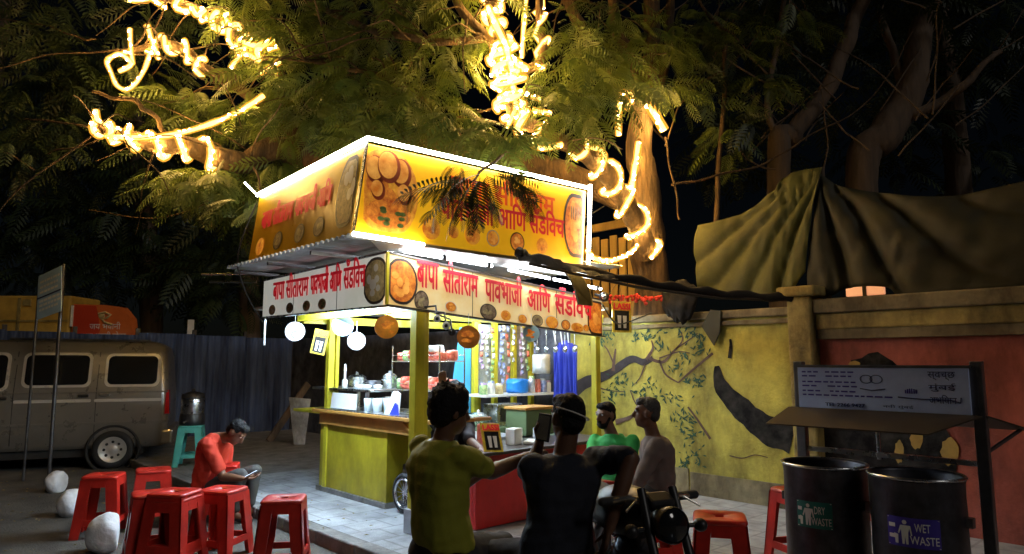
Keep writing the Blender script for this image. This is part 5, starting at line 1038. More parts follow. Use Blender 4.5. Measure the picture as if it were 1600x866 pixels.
# dim trees beyond the wall and the far left
def far_tree(label, limbs, clusters, base, size=.8, group='dim trees in the dark background'):
    global sd
    t = thing('background_tree', label, 'tree', (base[0], base[1], 0), 0, group)
    for k, (pts, rs) in enumerate(limbs): L, R = wander(pts, rs, .08, 8, sd); sd += 1.9; b = MB(); b.tube(L, R, 10); b.build('trunk' if k == 0 else 'limb', 'bark_dark', t)
    CLx = []
    for a in clusters: CLx += cluster(*a[:4], int(a[4] * 1.5), size=size * .8, flat=.8)
    fronds('crown', CLx, 'leaf_shaded', t, FR_LO); return t
bp = at_d(1215, 300, 9.5); far_tree('slim dim leaning trunk rising behind the peak of the olive tarpaulin', [([Vector((bp.x, bp.y, 0))] + D_((1218, 262, 9.5), (1240, 215, 9.5), (1290, 150, 9.6), (1325, 60, 9.7), (1355, -30, 9.8), (1370, -200, 10)), [.2, .16, .13, .12, .11, .1, .06]), (D_((1225, 240, 9.5), (1200, 170, 9.6), (1215, 60, 9.7), (1235, -40, 9.8)), [.06, .045, .04, .03])], [(1300, -60, 10, .9, 40), (1250, 20, 10.5, .6, 18), (1420, -40, 10, .7, 24), (1180, -20, 10.5, .6, 20)], bp)
bp = at_d(1350, 300, 10.5); far_tree('thick dim forked trunk leaning above the dark brown tarpaulin', [([Vector((bp.x, bp.y, 0))] + D_((1345, 285, 10.5), (1385, 210, 10.5), (1425, 130, 10.6), (1440, 40, 10.7), (1465, -60, 10.8), (1480, -220, 11)), [.3, .26, .25, .23, .16, .13, .08]), (D_((1415, 150, 10.6), (1400, 90, 10.7), (1380, 30, 10.8), (1370, -60, 11)), [.1, .07, .06, .04]), (D_((1395, 190, 10.6), (1450, 165, 10.4), (1515, 122, 10.2), (1560, 80, 10.2)), [.11, .08, .06, .03])], [(1500, -50, 11, 1.0, 40), (1560, 30, 11.5, .7, 20), (1430, 10, 11.5, .6, 16)], bp)
far_tree('dark full tree behind the yellow truck', [([at_d(-60, 640, 17) * 1, at_d(-50, 400, 17), at_d(-20, 200, 17), at_d(10, 0, 17)], [.35, .3, .22, .12])], [(60, 300, 17, 1.9, 120), (-40, 200, 16.5, 2.0, 120), (120, 210, 17, 1.6, 90), (40, 400, 17.5, 1.4, 70), (120, 100, 17, 1.6, 60)], at_d(-60, 640, 17), .95)
far_tree('dark tree behind the blue fence and the van', [([at_d(230, 640, 16.5) * 1, at_d(235, 420, 16.5), at_d(215, 250, 16.5), at_d(200, 60, 16.5)], [.28, .24, .18, .1])], [(220, 330, 16, 1.7, 120), (300, 400, 16, 1.4, 90), (160, 400, 16.5, 1.4, 80), (260, 230, 16.5, 1.5, 80), (180, 150, 17, 1.5, 60)], at_d(230, 640, 16.5), .9)
far_tree('dark tree behind the fence beside the stall', [([at_d(390, 640, 15.5) * 1, at_d(392, 440, 15.5), at_d(400, 300, 15.5), at_d(420, 140, 15.5)], [.26, .22, .18, .1])], [(370, 430, 15, 1.3, 90), (400, 330, 15.5, 1.5, 90), (330, 250, 16, 1.5, 70), (470, 260, 16, 1.6, 80), (600, 250, 16, 1.8, 70)], at_d(390, 640, 15.5), .9)
far_tree('broad dim tree filling the dark behind both bare trunks', [([at_d(1500, 560, 14) * 1, at_d(1500, 300, 14), at_d(1480, 120, 14), at_d(1460, -40, 14)], [.3, .26, .2, .12])], [(1300, 120, 13.5, 1.5, 60), (1450, 60, 13.5, 1.6, 60), (1580, 120, 14, 1.5, 50), (1400, 220, 14, 1.2, 40), (1180, 60, 13.5, 1.3, 50), (1150, 230, 13, 1.0, 40), (1550, 260, 14.5, 1.0, 26)], at_d(1500, 560, 14), .9)
bt = [o for o in C.objects if o.name.startswith('background_tree') and o['label'].startswith('slim')][0]; b = MB()
for i in range(46):
    x, y, D = RNG.uniform(1040, 1600), RNG.uniform(-60, 280), RNG.uniform(8.6, 10.5); a = RNG.uniform(-2.6, -.5); L_ = RNG.uniform(60, 190); dx, dy = math.cos(a) * L_, math.sin(a) * L_
    sd += 1.3; pts, rs = wander(D_((x, y, D), (x + dx * .5 + RNG.normal() * 8, y + dy * .5, D), (x + dx, y + dy, D + RNG.normal() * .3)), [.014, .011, .006], .06, 6, sd); b.tube(pts, rs, 5)
b.build('twig', 'bark_dark', bt)

# ------------------------------------------------------------------ rope lights in the tree
def rope(label, runs, r_=.019):
    b = MB(); r_ *= 1.15
    for pts in runs:                     # amber sleeve added as a halo round the glowing core
        P_ = [Vector(p) for p in pts]; out = [P_[0]]
        for q in P_[1:]:
            L = (q - out[-1]).length; k = max(1, int(L / .03)); a = out[-1].copy(); out += [a.lerp(q, (i + 1) / k) for i in range(k)]
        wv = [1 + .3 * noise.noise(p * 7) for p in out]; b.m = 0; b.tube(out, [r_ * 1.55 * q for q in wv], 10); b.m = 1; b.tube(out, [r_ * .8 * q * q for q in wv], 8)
    b.m = 2
    for pts in runs:
        P_ = [Vector(p) for p in pts]; acc = .03
        for a, c in zip(P_[:-1], P_[1:]):
            L = (c - a).length
            while acc < L: p = a.lerp(c, acc / L); b.ell(p + Vector((RNG.normal(), RNG.normal(), RNG.normal())).normalized() * r_ * .75, (r_ * .62,) * 3, None, 6, 4); acc += .075
            acc -= L
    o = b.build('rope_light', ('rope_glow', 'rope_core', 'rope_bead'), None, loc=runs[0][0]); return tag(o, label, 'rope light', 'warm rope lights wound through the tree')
def seg_of(key, a, c):
    L, R = LIMBS[key]; n = len(L); return L[int(a * (n - 1)):int(c * (n - 1)) + 1], R[int(a * (n - 1)):int(c * (n - 1)) + 1]
def coil(key, a, c, turns, gap=.02, jit=.1, ph=0., per=14):
    L, R = seg_of(key, a, c); n = int(turns * per); out = []
    P = np.array([p[:] for p in L]); s = np.linspace(0, 1, len(L))
    for i in range(n + 1):
        t = i / n; tt = min(1, max(0, t + jit / turns * .3 * math.sin(i * .7))); p = Vector([np.interp(tt, s, P[:, k]) for k in range(3)]); p2 = Vector([np.interp(min(1, tt + .03), s, P[:, k]) for k in range(3)]); p1 = Vector([np.interp(max(0, tt - .03), s, P[:, k]) for k in range(3)])
        d = (p2 - p1).normalized(); x = d.cross(Vector((0, 0, 1))); x = x.normalized() if x.length > .05 else d.orthogonal().normalized(); y = d.cross(x); r_ = float(np.interp(tt, s, R)) + gap; an = ph + 2 * math.pi * turns * t
        out.append(p + x * r_ * math.cos(an) + y * r_ * math.sin(an))
    return out
rope('rope light coiled on the thick low limb between trunk and stall roof', [coil('low', .02, .36, 4.6, .04, .3, 2.)], .021)
rope('dense bright rope light bunched where the limbs fork above the stall', [coil('low', .58, .80, 4.5, .05, .4, 1.), coil('low', .66, .78, 2.5, .10, .6, .4), coil('fork', 0, .3, 2, .05, .7)], .024)
rope('rope light running up the stem from the bright fork to the top edge', [coil('low', .78, .98, 5, .03, .6, .5), D_((762, 10, 6.3), (775, 40, 6.3), (790, 70, 6.3), (800, 110, 6.3))], .022)
rope('thin vertical rope light strand beside the upright stem above the fork', [D_((822, 0, 6.5), (818, 45, 6.5), (815, 90, 6.5)), coil('stem', .2, .75, 2.2, .03, .5)], .014)
rope('rope light dropping from the fork in a hook beside the stall roof', [spline(D_((800, 130, 6.4), (806, 165, 6.4), (792, 200, 6.4)), 6), spline(D_((855, 190, 6.6), (830, 222, 6.6), (850, 232, 6.6), (878, 226, 6.7)), 6), spline(D_((890, 235, 6.9), (900, 247, 6.9), (915, 238, 6.9), (918, 218, 6.9)), 6), D_((830, 150, 6.5), (845, 155, 6.5)), D_((832, 172, 6.5), (862, 178, 6.5))], .018)
rope('rope light looped in an arch on the main trunk high above the wall', [spline(D_((966, 212, 7.6), (968, 165, 7.6), (976, 145, 7.6), (988, 150, 7.6), (980, 172, 7.6)), 6)], .024)
rope('short thick diagonal rope light across the main trunk', [D_((1012, 163, 7.7), (1024, 180, 7.7), (1038, 204, 7.7))], .034)
rope('rope light strand falling straight down the face of the main trunk', [spline(D_((998, 222, 7.65), (992, 260, 7.65), (984, 310, 7.6)), 5)], .022)
rope('rope light hanging in a slack bow from the sign end to the tree', [spline([at_d(918, 392, 5.9), at_d(932, 405, 6.2), at_d(958, 407, 6.6), at_d(982, 397, 7.0), at_d(996, 384, 7.4)], 6)], .017)
rope('rope light wound in slanted turns on the lowest left limb', [coil('left', .72, .98, 5.5, .03, .25, .3)], .022)
rope('straight rope light strand stretched above the lowest left limb', [spline(D_((412, 150, 6.6), (372, 175, 6.5), (320, 197, 6.4), (262, 212, 6.3), (205, 215, 6.2), (165, 213, 6.2)), 6), spline(D_((150, 172, 6.2), (153, 190, 6.2), (170, 198, 6.2), (188, 204, 6.2)), 4)], .018)
rope('rope light in a hanging loop at the far left of the tree', [spline(D_((200, 82, 6.4), (168, 92, 6.4), (174, 115, 6.4), (183, 134, 6.4), (198, 140, 6.4), (212, 130, 6.4), (226, 108, 6.4), (234, 84, 6.4)), 6), D_((203, 45, 6.4), (204, 70, 6.4), (207, 100, 6.4)), spline(D_((166, 98, 6.38), (185, 84, 6.38), (205, 100, 6.38), (186, 112, 6.38)), 5)], .014)
rope('rope light turns on the small limb right of the hanging loop', [D_((230, 40, 6.5), (236, 60, 6.5), (248, 92, 6.5)), coil('left3', .58, .92, 3.2, .04, .3, 1.)], .018)
rope('tangled bright rope light on the upper left limb', [coil('left4', .38, .74, 4.2, .06, .8, .2), spline(D_((372, 62, 6.6), (400, 72, 6.6), (428, 62, 6.6), (402, 78, 6.6), (405, 95, 6.6), (380, 84, 6.6), (360, 108, 6.6)), 5), D_((406, 115, 6.6), (438, 96, 6.6)), D_((418, 78, 6.6), (436, 72, 6.6))], .019)
rope('short rope light piece at the top left edge of the tree', [coil('left4', .84, .97, 2.2, .05, .8, .7)], .022)
rope('short bright rope light knot near the top of the left limbs', [spline(D_((300, 12, 6.55), (308, 24, 6.55), (320, 14, 6.55)), 4)], .026)
# ------------------------------------------------------------------ people
def hand(mb, wr, d, n, s, curl=.5, side=1):
    """palm, four unequal bent fingers and a thumb leaving the side of the palm; d = pointing way, n = palm normal"""
    d = Vector(d).normalized(); n = (Vector(n) - d * Vector(n).dot(d)).normalized(); x = d.cross(n) * side
    for k in range(4): o = (k - 1.5) * .019 * s; mb.cap(wr + x * o * .6 + d * .01 * s, wr + d * .082 * s + x * o, .014 * s, .012 * s, 8)
    for k, L in enumerate((.066, .076, .070, .054)):
        p = wr + d * .085 * s + x * (k - 1.5) * .0205 * s; a = 0; dd = d
        for j, f_ in enumerate((.45, .32, .23)):
            a += curl * (.75 + .1 * k); dd = d * math.cos(a) + n * math.sin(a); q = p + dd * L * f_ * s; mb.cap(p, q, (.0098 - .0008 * j) * s, (.009 - .0008 * j) * s, 8); p = q
    p = wr + d * .02 * s - x * .026 * s; q = p + (d * .6 - x * .7 + n * .35).normalized() * .042 * s; mb.cap(p, q, .0125 * s, .011 * s, 8); mb.cap(q, q + (d * .9 - x * .1 + n * .5).normalized() * .036 * s, .0108 * s, .009 * s, 8)
def loft(mb, rings, seg=20):
    vs = []; n = len(rings)
    for c, X, Y, a, b_ in rings:
        for k in range(seg): an = 6.28319 * k / seg; cc, ss = math.cos(an), math.sin(an); vs.append(c + X * a * math.copysign(abs(cc) ** .85, cc) + Y * b_ * math.copysign(abs(ss) ** .85, ss))
    fs = [(i * seg + k, i * seg + (k + 1) % seg, (i + 1) * seg + (k + 1) % seg, (i + 1) * seg + k) for i in range(n - 1) for k in range(seg)]
    mb.add(vs, fs, True); mb.add(vs[:seg], [list(range(seg))[::-1]]); mb.add(vs[-seg:], [list(range(seg))])
def folds(a, f_=9.): return lambda p: a * (noise.noise(Vector((p.x * f_, p.y * f_, p.z * f_ * .55))) + .6 * noise.noise(Vector((p.x * f_ * 2.3 + 5, p.y * f_ * 2.3, p.z * f_ * 1.2))) - abs(noise.noise(Vector((p.x * 5, p.y * 5, p.z * 16)))) * .9)
def person(label, J, s, face, skin, shirt, trouser, hair='hair', hairk='short', sleeve=.6, beard=False, curlL=.5, curlR=.5, dL=None, dR=None, nL=(0, 0, -1), nR=(0, 0, -1), group=None, shirt_len=1.0, tilt=0.):
    J = {k: Vector(v) for k, v in J.items()}; pel, nk, hd = J['pel'], J['neck'], J['head']; side = (J['shR'] - J['shL']).normalized(); spine = (nk - pel); SL = spine.length; spine.normalize(); fwd = side.cross(spine) * -1
    face = Vector(face).normalized()
    if fwd.dot(face) < 0 and abs(fwd.dot(face)) > .3: pass
    org = Vector((pel.x, pel.y, .0)); back = -fwd
    bend = SL * .05
    def torso(mb, inf, lo=0.):
        R = []
        for t, a, b_ in ((-.10, .10, .08), (0, .165, .118), (.18, .158, .115), (.36, .143, .105), (.55, .158, .115), (.74, .176, .122), (.88, .168, .105), (.96, .11, .075), (1.02, .06, .058)):
            if t < lo: continue
            R.append((pel + spine * SL * t + back * bend * math.sin(math.pi * min(1, max(0, t))), side, fwd, (a + inf) * s, (b_ + inf) * s))
        loft(mb, R)
    b = MB(); torso(b, 0)
    b.cap(nk - spine * .03 * s, hd - Vector((0, 0, .05 * s)) - face * .015 * s, .058 * s, .052 * s)
    up = (Vector((0, 0, 1)) - face * face.z).normalized(); rt = face.cross(up); HM = Matrix((rt, face, up)).transposed()
    def hp(x, y, z): return hd + (rt * x + face * y + up * z) * s
    b.ell(hp(0, -.012, .028), (.074 * s, .092 * s, .092 * s), HM); b.ell(hp(0, .022, -.035), (.06 * s, .066 * s, .078 * s), HM); b.ell(hp(0, .052, -.078), (.03 * s, .03 * s, .028 * s), HM)
    b.cap(hp(0, .088, .018), hp(0, .108, -.022), .009 * s, .014 * s, 8); b.ell(hp(0, .092, -.03), (.018 * s, .014 * s, .009 * s), HM, 10, 8); b.cap(hp(-.04, .074, .035), hp(.04, .074, .035), .013 * s, .013 * s, 8)
    b.cap(hp(-.02, .082, -.055), hp(.02, .082, -.055), .009 * s, .009 * s, 8)
    for sx in (-1, 1): b.ell(hp(sx * .077, -.008, .0), (.013 * s, .022 * s, .034 * s), HM, 10, 8)
    for sd_, cu, dd, nn in (('L', curlL, dL, nL), ('R', curlR, dR, nR)):
        sh, el, wr = J['sh' + sd_], J['el' + sd_], J['wr' + sd_]; b.cap(sh, el, .054 * s, .041 * s); b.cap(el, el.lerp(wr, .35), .041 * s, .041 * s); b.cap(el.lerp(wr, .35), wr, .041 * s, .027 * s)
        d0 = Vector(dd) if dd else (wr - el); hand(b, wr + d0.normalized() * .012 * s, d0, nn, s, cu, 1 if sd_ == 'L' else -1)
    for sd_ in 'LR':
        hp_, kn, an, to = J['hip' + sd_], J['kn' + sd_], J['an' + sd_], J['to' + sd_]; b.cap(hp_, kn, .088 * s, .058 * s); b.cap(kn, kn.lerp(an, .35), .057 * s, .056 * s); b.cap(kn.lerp(an, .35), an, .056 * s, .036 * s); b.cap(an - (to - an) * .25 - Vector((0, 0, .03 * s)), to, .038 * s, .03 * s)
    body = remesh_obj(b, 'b', skin, .0085 * s, 3); root = body.build('person', skin, None, loc=org); tag(root, label, 'person', group)
    # clothes
    b = MB(); torso(b, .022, -.02 if shirt_len >= 1 else .08)
    for sd_ in 'LR': sh, el, wr = J['sh' + sd_], J['el' + sd_], J['wr' + sd_]; e = sh.lerp(el, min(1, sleeve)); b.cap(sh, e, .072 * s, (.064 if sleeve < 1 else .06) * s); 
    if sleeve > 1:
        for sd_ in 'LR': el, wr = J['el' + sd_], J['wr' + sd_]; b.cap(el, el.lerp(wr, sleeve - 1), .056 * s, .045 * s)
    o = remesh_obj(b, 's', shirt, .012 * s, 3, folds(.013 * s)).build('shirt', shirt, root)
    b = MB(); loft(b, [(pel + spine * SL * t, side, fwd, a * s, b_ * s) for t, a, b_ in ((-.14, .12, .1), (-.05, .172, .13), (.1, .172, .128), (.16, .168, .125))])
    for sd_ in 'LR': hp_, kn, an = J['hip' + sd_], J['kn' + sd_], J['an' + sd_]; b.cap(hp_, kn, .10 * s, .075 * s); b.cap(kn, kn.lerp(an, .85), .074 * s, .056 * s)
    remesh_obj(b, 't', trouser, .013 * s, 3, folds(.008 * s)).build('trousers', trouser, root)
    b = MB()
    for sd_ in 'LR': an, to = J['an' + sd_], J['to' + sd_]; b.cap(an - (to - an) * .3 - Vector((0, 0, .045 * s)), to - Vector((0, 0, .012 * s)), .034 * s, .034 * s)
    remesh_obj(b, 'f', 'rubber', .012 * s, 3).build('shoes', 'rubber', root)
    b = MB(); kk = {'short': .0, 'bushy': .02, 'thin': -.004}[hairk]
    b.ell(hp(0, -.022, .045), ((.078 + kk) * s, (.090 + kk) * s, (.087 + kk) * s), HM); b.ell(hp(0, -.055, .0), ((.068 + kk) * s, (.05 + kk) * s, (.07 + kk * .6) * s), HM)
    if hairk != 'thin': b.ell(hp(0, .04, .09), ((.06 + kk * .8) * s, .045 * s, (.034 + kk) * s), HM)
    if hairk == 'bushy':
        for i in range(70): d = Vector((RNG.normal(), RNG.normal() - .25, abs(RNG.normal()) + .1)).normalized(); b.cap(hp(d.x * .075, -.015 + d.y * .09, .04 + d.z * .085), hp(d.x * .105, -.015 + d.y * .118, .045 + d.z * .118) + Vector((0, 0, RNG.normal() * .01)), .014 * s, .005 * s, 6)
    remesh_obj(b, 'h', hair, .009 * s, 1, lambda p: .006 * s * noise.noise(p * 45)).build('hair', hair, root)
    if beard:
        b = MB(); b.ell(hp(0, .04, -.075), (.05 * s, .052 * s, .042 * s), HM); b.ell(hp(0, .088, -.042), (.03 * s, .014 * s, .011 * s), HM)
        for sx in (-1, 1): b.cap(hp(sx * .063, .015, -.015), hp(sx * .045, .05, -.075), .014 * s, .02 * s, 8)
        remesh_obj(b, 'bd', hair, .009 * s, 2).build('beard', hair, root)
    for sx in (-1, 1):
        b = MB(); b.m = 0; b.ell(hp(sx * .03, .078, .018), (.013 * s, .010 * s, .009 * s), HM, 12, 8); b.m = 1; b.ell(hp(sx * .03, .0855, .018), (.006 * s, .0042 * s, .006 * s), HM, 10, 6); b.build('eye', ('eye_white', 'hair'), root)
    return root, hp
def legs(J, seat, fwd, side, s, floor, spread=.1, knee=.44, foot=.0, drop=.0):
    """seated legs: hips on the seat, knees ahead, feet on the floor"""
    fwd = Vector(fwd).normalized(); side = Vector(side).normalized()
    for sd_, k in (('L', -1), ('R', 1)):
        h = Vector(J['pel']) + side * k * .09 * s - Vector((0, 0, .03 * s)); kn = h + fwd * .42 * s + side * k * spread * s; kn.z = max(floor + .44 * s, h.z - .06 - drop); L = kn.z - floor - .08 * s
        an = Vector((kn.x, kn.y, floor + .085 * s)) + fwd * foot * s; J['hip' + sd_], J['kn' + sd_], J['an' + sd_], J['to' + sd_] = h, kn, an, an + fwd * .17 * s - Vector((0, 0, .045 * s))
def stand_legs(J, fwd, side, s, floor):
    fwd = Vector(fwd).normalized(); side = Vector(side).normalized(); 
    for sd_, k in (('L', -1), ('R', 1)):
        h = Vector(J['pel']) + side * k * .09 * s - Vector((0, 0, .04 * s)); an = Vector((h.x, h.y, floor + .085 * s)) - fwd * .05 + side * k * .03; J['hip' + sd_], J['kn' + sd_], J['an' + sd_], J['to' + sd_] = h, h.lerp(an, .52) + fwd * .02, an, an + fwd * .17 * s - Vector((0, 0, .045 * s))
A_ = at_d
# olive T-shirt, from behind, leaning to the right over the red counter
J = dict(head=A_(704, 645, 3.55), neck=A_(688, 690, 3.55), pel=A_(694, 885, 3.5), shL=A_(668, 706, 3.72), shR=A_(722, 706, 3.42), elR=A_(768, 738, 3.62), wrR=A_(828, 712, 3.85), elL=A_(700, 770, 3.9), wrL=A_(760, 735, 4.05))
J['pel'].z = .60; fw = RT * .75 + FW * .65; sdv = RT * .65 - FW * .75; J['shL'] = J['neck'] - sdv * .17 + Vector((0, 0, -.05)); J['shR'] = J['neck'] + sdv * .17 + Vector((0, 0, -.06))
legs(J, None, FW * .95 + RT * .25, RT * .95 - FW * .25, 1., .05)
person('man in olive T-shirt seen from behind with bushy hair, reaching toward the red counter', J, .98, RT * .86 + FW * .5 + Vector((0, 0, -.12)), 'skin_dark', 'shirt_olive', 'trouser', hairk='bushy', sleeve=.72)
# dark clothes, headband, phone at the ear, elbow out to the right
J = dict(head=A_(886, 655, 3.45), neck=A_(880, 712, 3.45), pel=A_(868, 890, 3.4), elR=A_(985, 716, 3.3), wrR=A_(952, 826, 3.25), elL=A_(830, 735, 3.65), wrL=A_(843, 690, 3.72))
J['pel'].z = .60; fw = FW * .93 - RT * .35; sdv = RT * .93 + FW * .35; J['shL'] = J['neck'] - sdv * .165 + Vector((0, 0, -.05)); J['shR'] = J['neck'] + sdv * .175 + Vector((0, 0, -.035))
legs(J, None, fw, sdv, 1., .05, .16)
pd, hp = person('man in dark clothes with thin head strap, back turned, phone held to his ear', J, 1., FW * .88 - RT * .46 + Vector((0, 0, .02)), 'skin_dark', 'shirt_navy', 'trouser', hairk='short', sleeve=.92, curlL=.75, dL=(FW * .1 + Vector((0, 0, 1)) + RT * .15), nL=RT * .5 + FW * -.6, dR=Vector((0, 0, -1)) - RT * .3, nR=-RT)
b = MB(); b.tube([hp(.088 * math.cos(a), -.022 + .106 * math.sin(a), .03 - .035 * math.cos(a)) for a in np.linspace(3.3, 6.2, 24)], .0038, 6); b.build('strap', 'plate_white', pd)
ph = hp(-.095, .03, -.03); b = MB(); b.box(A_(850, 668, 3.68), (.012, .075, .145), Matrix.Rotation(.5, 3, 'Z') @ Matrix.Rotation(.15, 3, 'X'), .004); b.m = 1; b.box(A_(850, 668, 3.68) + Vector((-.009, -.0, 0)), (.004, .062, .125), Matrix.Rotation(.5, 3, 'Z') @ Matrix.Rotation(.15, 3, 'X')); tag(b.build('phone', ('black_plastic', 'chrome'), None, loc=A_(850, 668, 3.68)), 'mobile phone held up to the ear of the man in dark clothes', 'phone')
# green shirt, bearded, facing left
s_ = .86
J = dict(head=A_(946, 650, 5.5), neck=A_(958, 680, 5.5), pel=A_(966, 775, 5.45), elL=A_(925, 742, 5.25), wrL=A_(915, 765, 5.05), elR=A_(986, 742, 5.25), wrR=A_(955, 768, 5.05))
fw = -FW * .85 - RT * .5; sdv = -RT * .85 + FW * .5; J['shL'] = J['neck'] - sdv * .16 + Vector((0, 0, -.05)); J['shR'] = J['neck'] + sdv * .16 + Vector((0, 0, -.05)); J['elR'], J['elL'] = J['elL'], J['elR']; J['wrR'], J['wrL'] = J['wrL'], J['wrR']
legs(J, None, fw, sdv, s_, .15, .08)
person('bearded man in green shirt seated against the yellow wall', J, s_, -RT * .75 - FW * .62 + Vector((0, 0, -.05)), 'skin', 'shirt_green', 'trouser_grey', beard=True, sleeve=.6)
# brown shirt, profile facing left
s_ = .88
J = dict(head=A_(1010, 646, 4.8), neck=A_(1022, 682, 4.8), pel=A_(1026, 762, 4.8), elR=A_(1000, 745, 4.95), wrR=A_(976, 770, 4.85), elL=A_(1002, 746, 4.6), wrL=A_(985, 775, 4.55))
fw = -RT * .95 + FW * .1; sdv = FW * .95 + RT * .1; J['shL'] = J['neck'] - sdv * .155 + Vector((0, 0, -.05)); J['shR'] = J['neck'] + sdv * .155 + Vector((0, 0, -.05))
legs(J, None, fw, sdv, s_, .15, .06)
person('man in brown shirt seated in profile, turned toward the bearded man', J, s_, -RT * .96 + FW * .2 + Vector((0, 0, .03)), 'skin', 'shirt_brown', 'trouser', hair='hair_grey', sleeve=1.8)
# red shirt, bent over a phone, facing right
s_ = .95
J = dict(head=A_(369, 676, 6.45), neck=A_(341, 680, 6.5), pel=A_(326, 762, 6.6), elR=A_(348, 745, 6.35), wrR=A_(378, 748, 6.3), elL=A_(352, 742, 6.75), wrL=A_(382, 744, 6.5))
fw = RT * .95 - FW * .2; sdv = -FW * .95 - RT * .2; J['shL'] = J['neck'] - sdv * .15 + Vector((0, 0, -.06)); J['shR'] = J['neck'] + sdv * .15 + Vector((0, 0, -.06))
legs(J, None, fw, sdv, s_, .05, .03, foot=-.05)
person('man in red T-shirt hunched on a stool over his phone', J, s_, RT * .72 - FW * .1 + Vector((0, 0, -.75)), 'skin', 'shirt_red', 'trouser_grey', sleeve=.75, curlL=.35, curlR=.35, dR=RT + FW * .1, dL=RT - FW * .1, nR=Vector((0, 0, 1)), nL=Vector((0, 0, 1)))
c = A_(391, 742, 6.4); b = MB(); M3 = Matrix.Rotation(YW, 3, 'Z') @ Matrix.Rotation(-.5, 3, 'Y'); b.box(c, (.14, .072, .009), M3, .003); b.m = 1; b.box(c + Vector((-.004, 0, .006)), (.12, .06, .002), M3); tag(b.build('phone', ('black_plastic', 'screen_glow'), None, loc=c), 'mobile phone in the hands of the man in red', 'phone')
# vendor inside the stall
s_ = .95
J = dict(head=A_(712, 616, 6.25), neck=A_(706, 645, 6.2), pel=A_(700, 735, 6.2), elR=A_(676, 650, 6.0), wrR=A_(691, 606, 5.95), elL=A_(735, 690, 6.0), wrL=A_(752, 700, 5.8))
J['neck'].z = J['head'].z - .2; J['pel'].z = J['neck'].z - .5
fw = -FW * .8 + RT * .6; sdv = -RT * .8 - FW * .6; J['shL'] = J['neck'] - sdv * .16 + Vector((0, 0, -.05)); J['shR'] = J['neck'] + sdv * .16 + Vector((0, 0, -.05))
stand_legs(J, fw, sdv, s_, .15)
person('stall keeper in dark shirt raising one hand behind the yellow corner post', J, s_, -FW * .7 + RT * .7 + Vector((0, 0, -.2)), 'skin', 'shirt_dark', 'trouser', sleeve=.9, dR=Vector((0, 0, 1)), nR=-FW)

# ------------------------------------------------------------------ motorbike parked in front (local x forward)
p = at_d(1000, 866, 3.35); bk = thing('motorbike', 'dark motorbike with pale blue front mudguard parked behind the man in dark clothes', 'motorbike', (p.x, p.y, .05), 0)
bf = RT * .34 - FW * .94; bk.rotation_euler = (0, 0, math.atan2(bf.y, bf.x)); fwheel = Vector((.42, 0, .29)); rwheel = Vector((-.82, 0, .29)); RXm = Matrix.Rotation(math.pi / 2, 3, 'X')
def loc_build(b, name, m, parent=bk): return b.build(name, m, parent, local=True)
for wc_ in (fwheel, rwheel):
    b = MB(); b.tube([wc_ + Vector((math.cos(a) * .245, 0, math.sin(a) * .245)) for a in np.linspace(0, 6.283, 41)], .045, 10, False); tw_ = loc_build(b, 'wheel', 'rubber')
    b = MB(); b.tube([wc_ + Vector((math.cos(a) * .205, 0, math.sin(a) * .205)) for a in np.linspace(0, 6.283, 41)], .014, 6, False); b.lathe([(1e-4, -.05), (.04, -.05), (.04, .05), (1e-4, .05)], wc_, 14, RXm)
    for a in np.linspace(0, 6.283, 7)[:-1]: b.tube([wc_, wc_ + Vector((math.cos(a) * .2, 0, math.sin(a) * .2))], .012, 6)
    b.build('rim', 'chrome', tw_, local=True)
b = MB()
for y in (-.09, .09): b.tube([fwheel + Vector((0, y, 0)), Vector((.22, y * .95, .74)), Vector((.16, y * .9, .88))], [.022, .02, .02], 8)
loc_build(b, 'fork', 'black_plastic')
b = MB(); vs = []; n_ = 14
for i in range(n_ + 1):
    a = rad(8 + 150 * i / n_)
    for j, (y, dr) in enumerate(((-.075, -.03), (-.05, .015), (0, .03), (.05, .015), (.075, -.03))): q = .31 + dr; vs.append(fwheel + Vector((math.cos(a) * q, y, math.sin(a) * q)))
b.add(vs, [(i * 5 + j, i * 5 + 5 + j, i * 5 + 6 + j, i * 5 + 1 + j) for i in range(n_) for j in range(4)], True); o = loc_build(b, 'front_mudguard', 'bike_blue'); md = o.modifiers.new('t', 'SOLIDIFY'); md.thickness = .006
b = MB(); b.tube([(.10, -.22, .82), (.14, -.13, .84), (.17, -.05, .82), (.17, .05, .82), (.14, .13, .84), (.10, .22, .82)], .012, 8); hb = loc_build(b, 'handlebar', 'chrome')
for y in (-.2, .2): b = MB(); b.cap((.11, y - .05, .825), (.09, y + .05, .822), .02, .02, 10); b.build('grip', 'rubber', hb, local=True); 
for y in (-.2, .2): b = MB(); b.tube([(.19, y * .6, .84), (.22, y * .95, .80)], .006, 6); b.build('lever', 'chrome', hb, local=True)
b = MB(); b.lathe([(1e-4, -.12), (.05, -.11), (.075, -.04), (.08, .02), (.075, .03)], (.27, 0, .74), 24, Matrix.Rotation(math.pi / 2 - .1, 3, 'Y')); loc_build(b, 'headlight_shell', 'black_plastic')
b = MB(); b.lathe([(.072, .025), (.055, .04), (1e-4, .045)], (.27, 0, .74), 24, Matrix.Rotation(math.pi / 2 - .1, 3, 'Y')); loc_build(b, 'headlight', 'van_glass')
for y in (-.16, .16): b = MB(); b.cap((.22, y * .6, .72), (.23, y, .72), .01, .01, 6); b.ell((.235, y * 1.1, .72), (.035, .03, .03)); loc_build(b, 'indicator', 'black_plastic')
b = MB(); b.box((.18, 0, .83), (.09, .13, .04), Matrix.Rotation(.4, 3, 'Y'), .015); loc_build(b, 'instrument_panel', 'black_plastic')
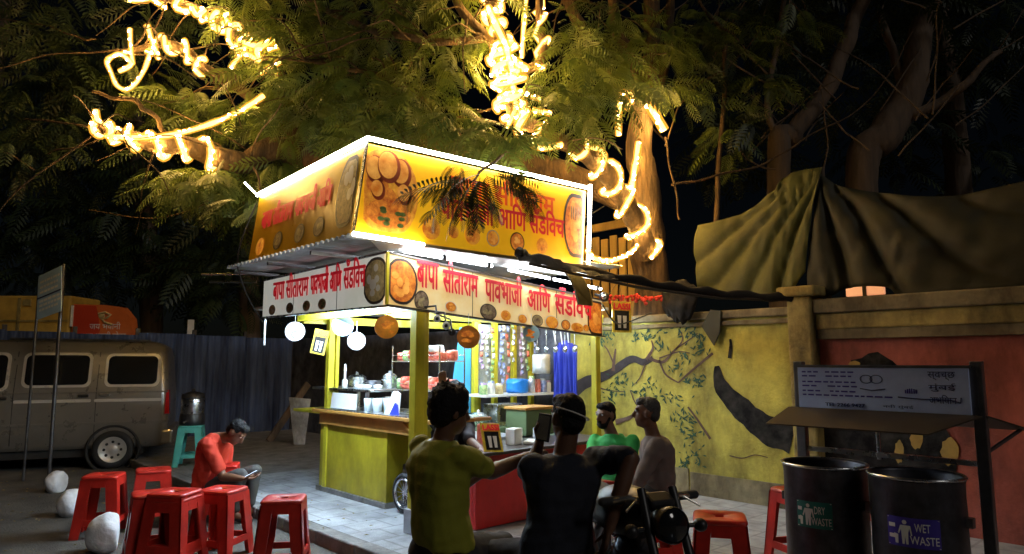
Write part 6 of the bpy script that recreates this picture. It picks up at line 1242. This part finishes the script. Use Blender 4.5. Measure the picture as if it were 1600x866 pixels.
b = MB(); b.ell((-.1, 0, .73), (.27, .14, .12)); b.ell((-.2, 0, .70), (.2, .12, .1)); o = remesh_obj(b, 'x', 'black_plastic', .012, 4); loc_build(o, 'fuel_tank', 'black_plastic')
b = MB(); b.ell((-.55, 0, .74), (.36, .13, .07)); b.ell((-.75, 0, .78), (.22, .12, .06)); o = remesh_obj(b, 'x', 'rubber', .012, 4); loc_build(o, 'seat', 'rubber')
b = MB(); b.tube([(.16, 0, .84), (.0, 0, .62), (-.12, 0, .34), (-.4, 0, .3), (-.55, 0, .6), (-.1, 0, .66)], .022, 8); b.tube([(-.45, .1, .3), rwheel + Vector((0, .1, 0))], .02, 8); b.tube([(-.45, -.1, .3), rwheel + Vector((0, -.1, 0))], .02, 8); b.tube([(-.55, .11, .62), rwheel + Vector((.03, .11, .05))], .025, 8); b.tube([(-.55, -.11, .62), rwheel + Vector((.03, -.11, .05))], .025, 8); b.tube([(-.45, -.11, .3), (-.45, .11, .3)], .018, 8); b.tube([(-.55, -.12, .62), (-.55, .12, .62)], .018, 8); loc_build(b, 'frame', 'dark_steel')
b = MB(); b.box((-.18, 0, .38), (.3, .22, .22), None, .03); b.lathe([(.09, -.09), (.095, 0), (.085, .09), (1e-4, .095)], (-.08, 0, .52), 16, Matrix.Rotation(.5, 3, 'Y')); [b.lathe([(.11, z), (.11, z + .008)], (-.08, 0, .52), 16, Matrix.Rotation(.5, 3, 'Y')) for z in (-.06, -.03, 0, .03, .06)]; loc_build(b, 'engine', 'dark_steel')
b = MB(); b.tube([(-.0, -.12, .4), (-.05, -.16, .2), (-.4, -.17, .22), (-.95, -.18, .32)], [.018, .02, .035, .04], 10); loc_build(b, 'exhaust', 'chrome')
b = MB(); b.box((-1.0, 0, .72), (.06, .16, .08), None, .015); loc_build(b, 'tail_light', 'tail_red')
for y in (.1, -.13): b = MB(); b.hexa([(-.4, y, .5), (-.85, y, .66), (-.9, y, .74), (-.35, y, .68)], (0, 1, 0), .03); loc_build(b, 'side_panel', 'black_plastic')
b = MB(); b.tube([(-.3, .14, .27), (-.32, .2, .02), (-.28, .24, .0)], .01, 6); loc_build(b, 'side_stand', 'dark_steel')
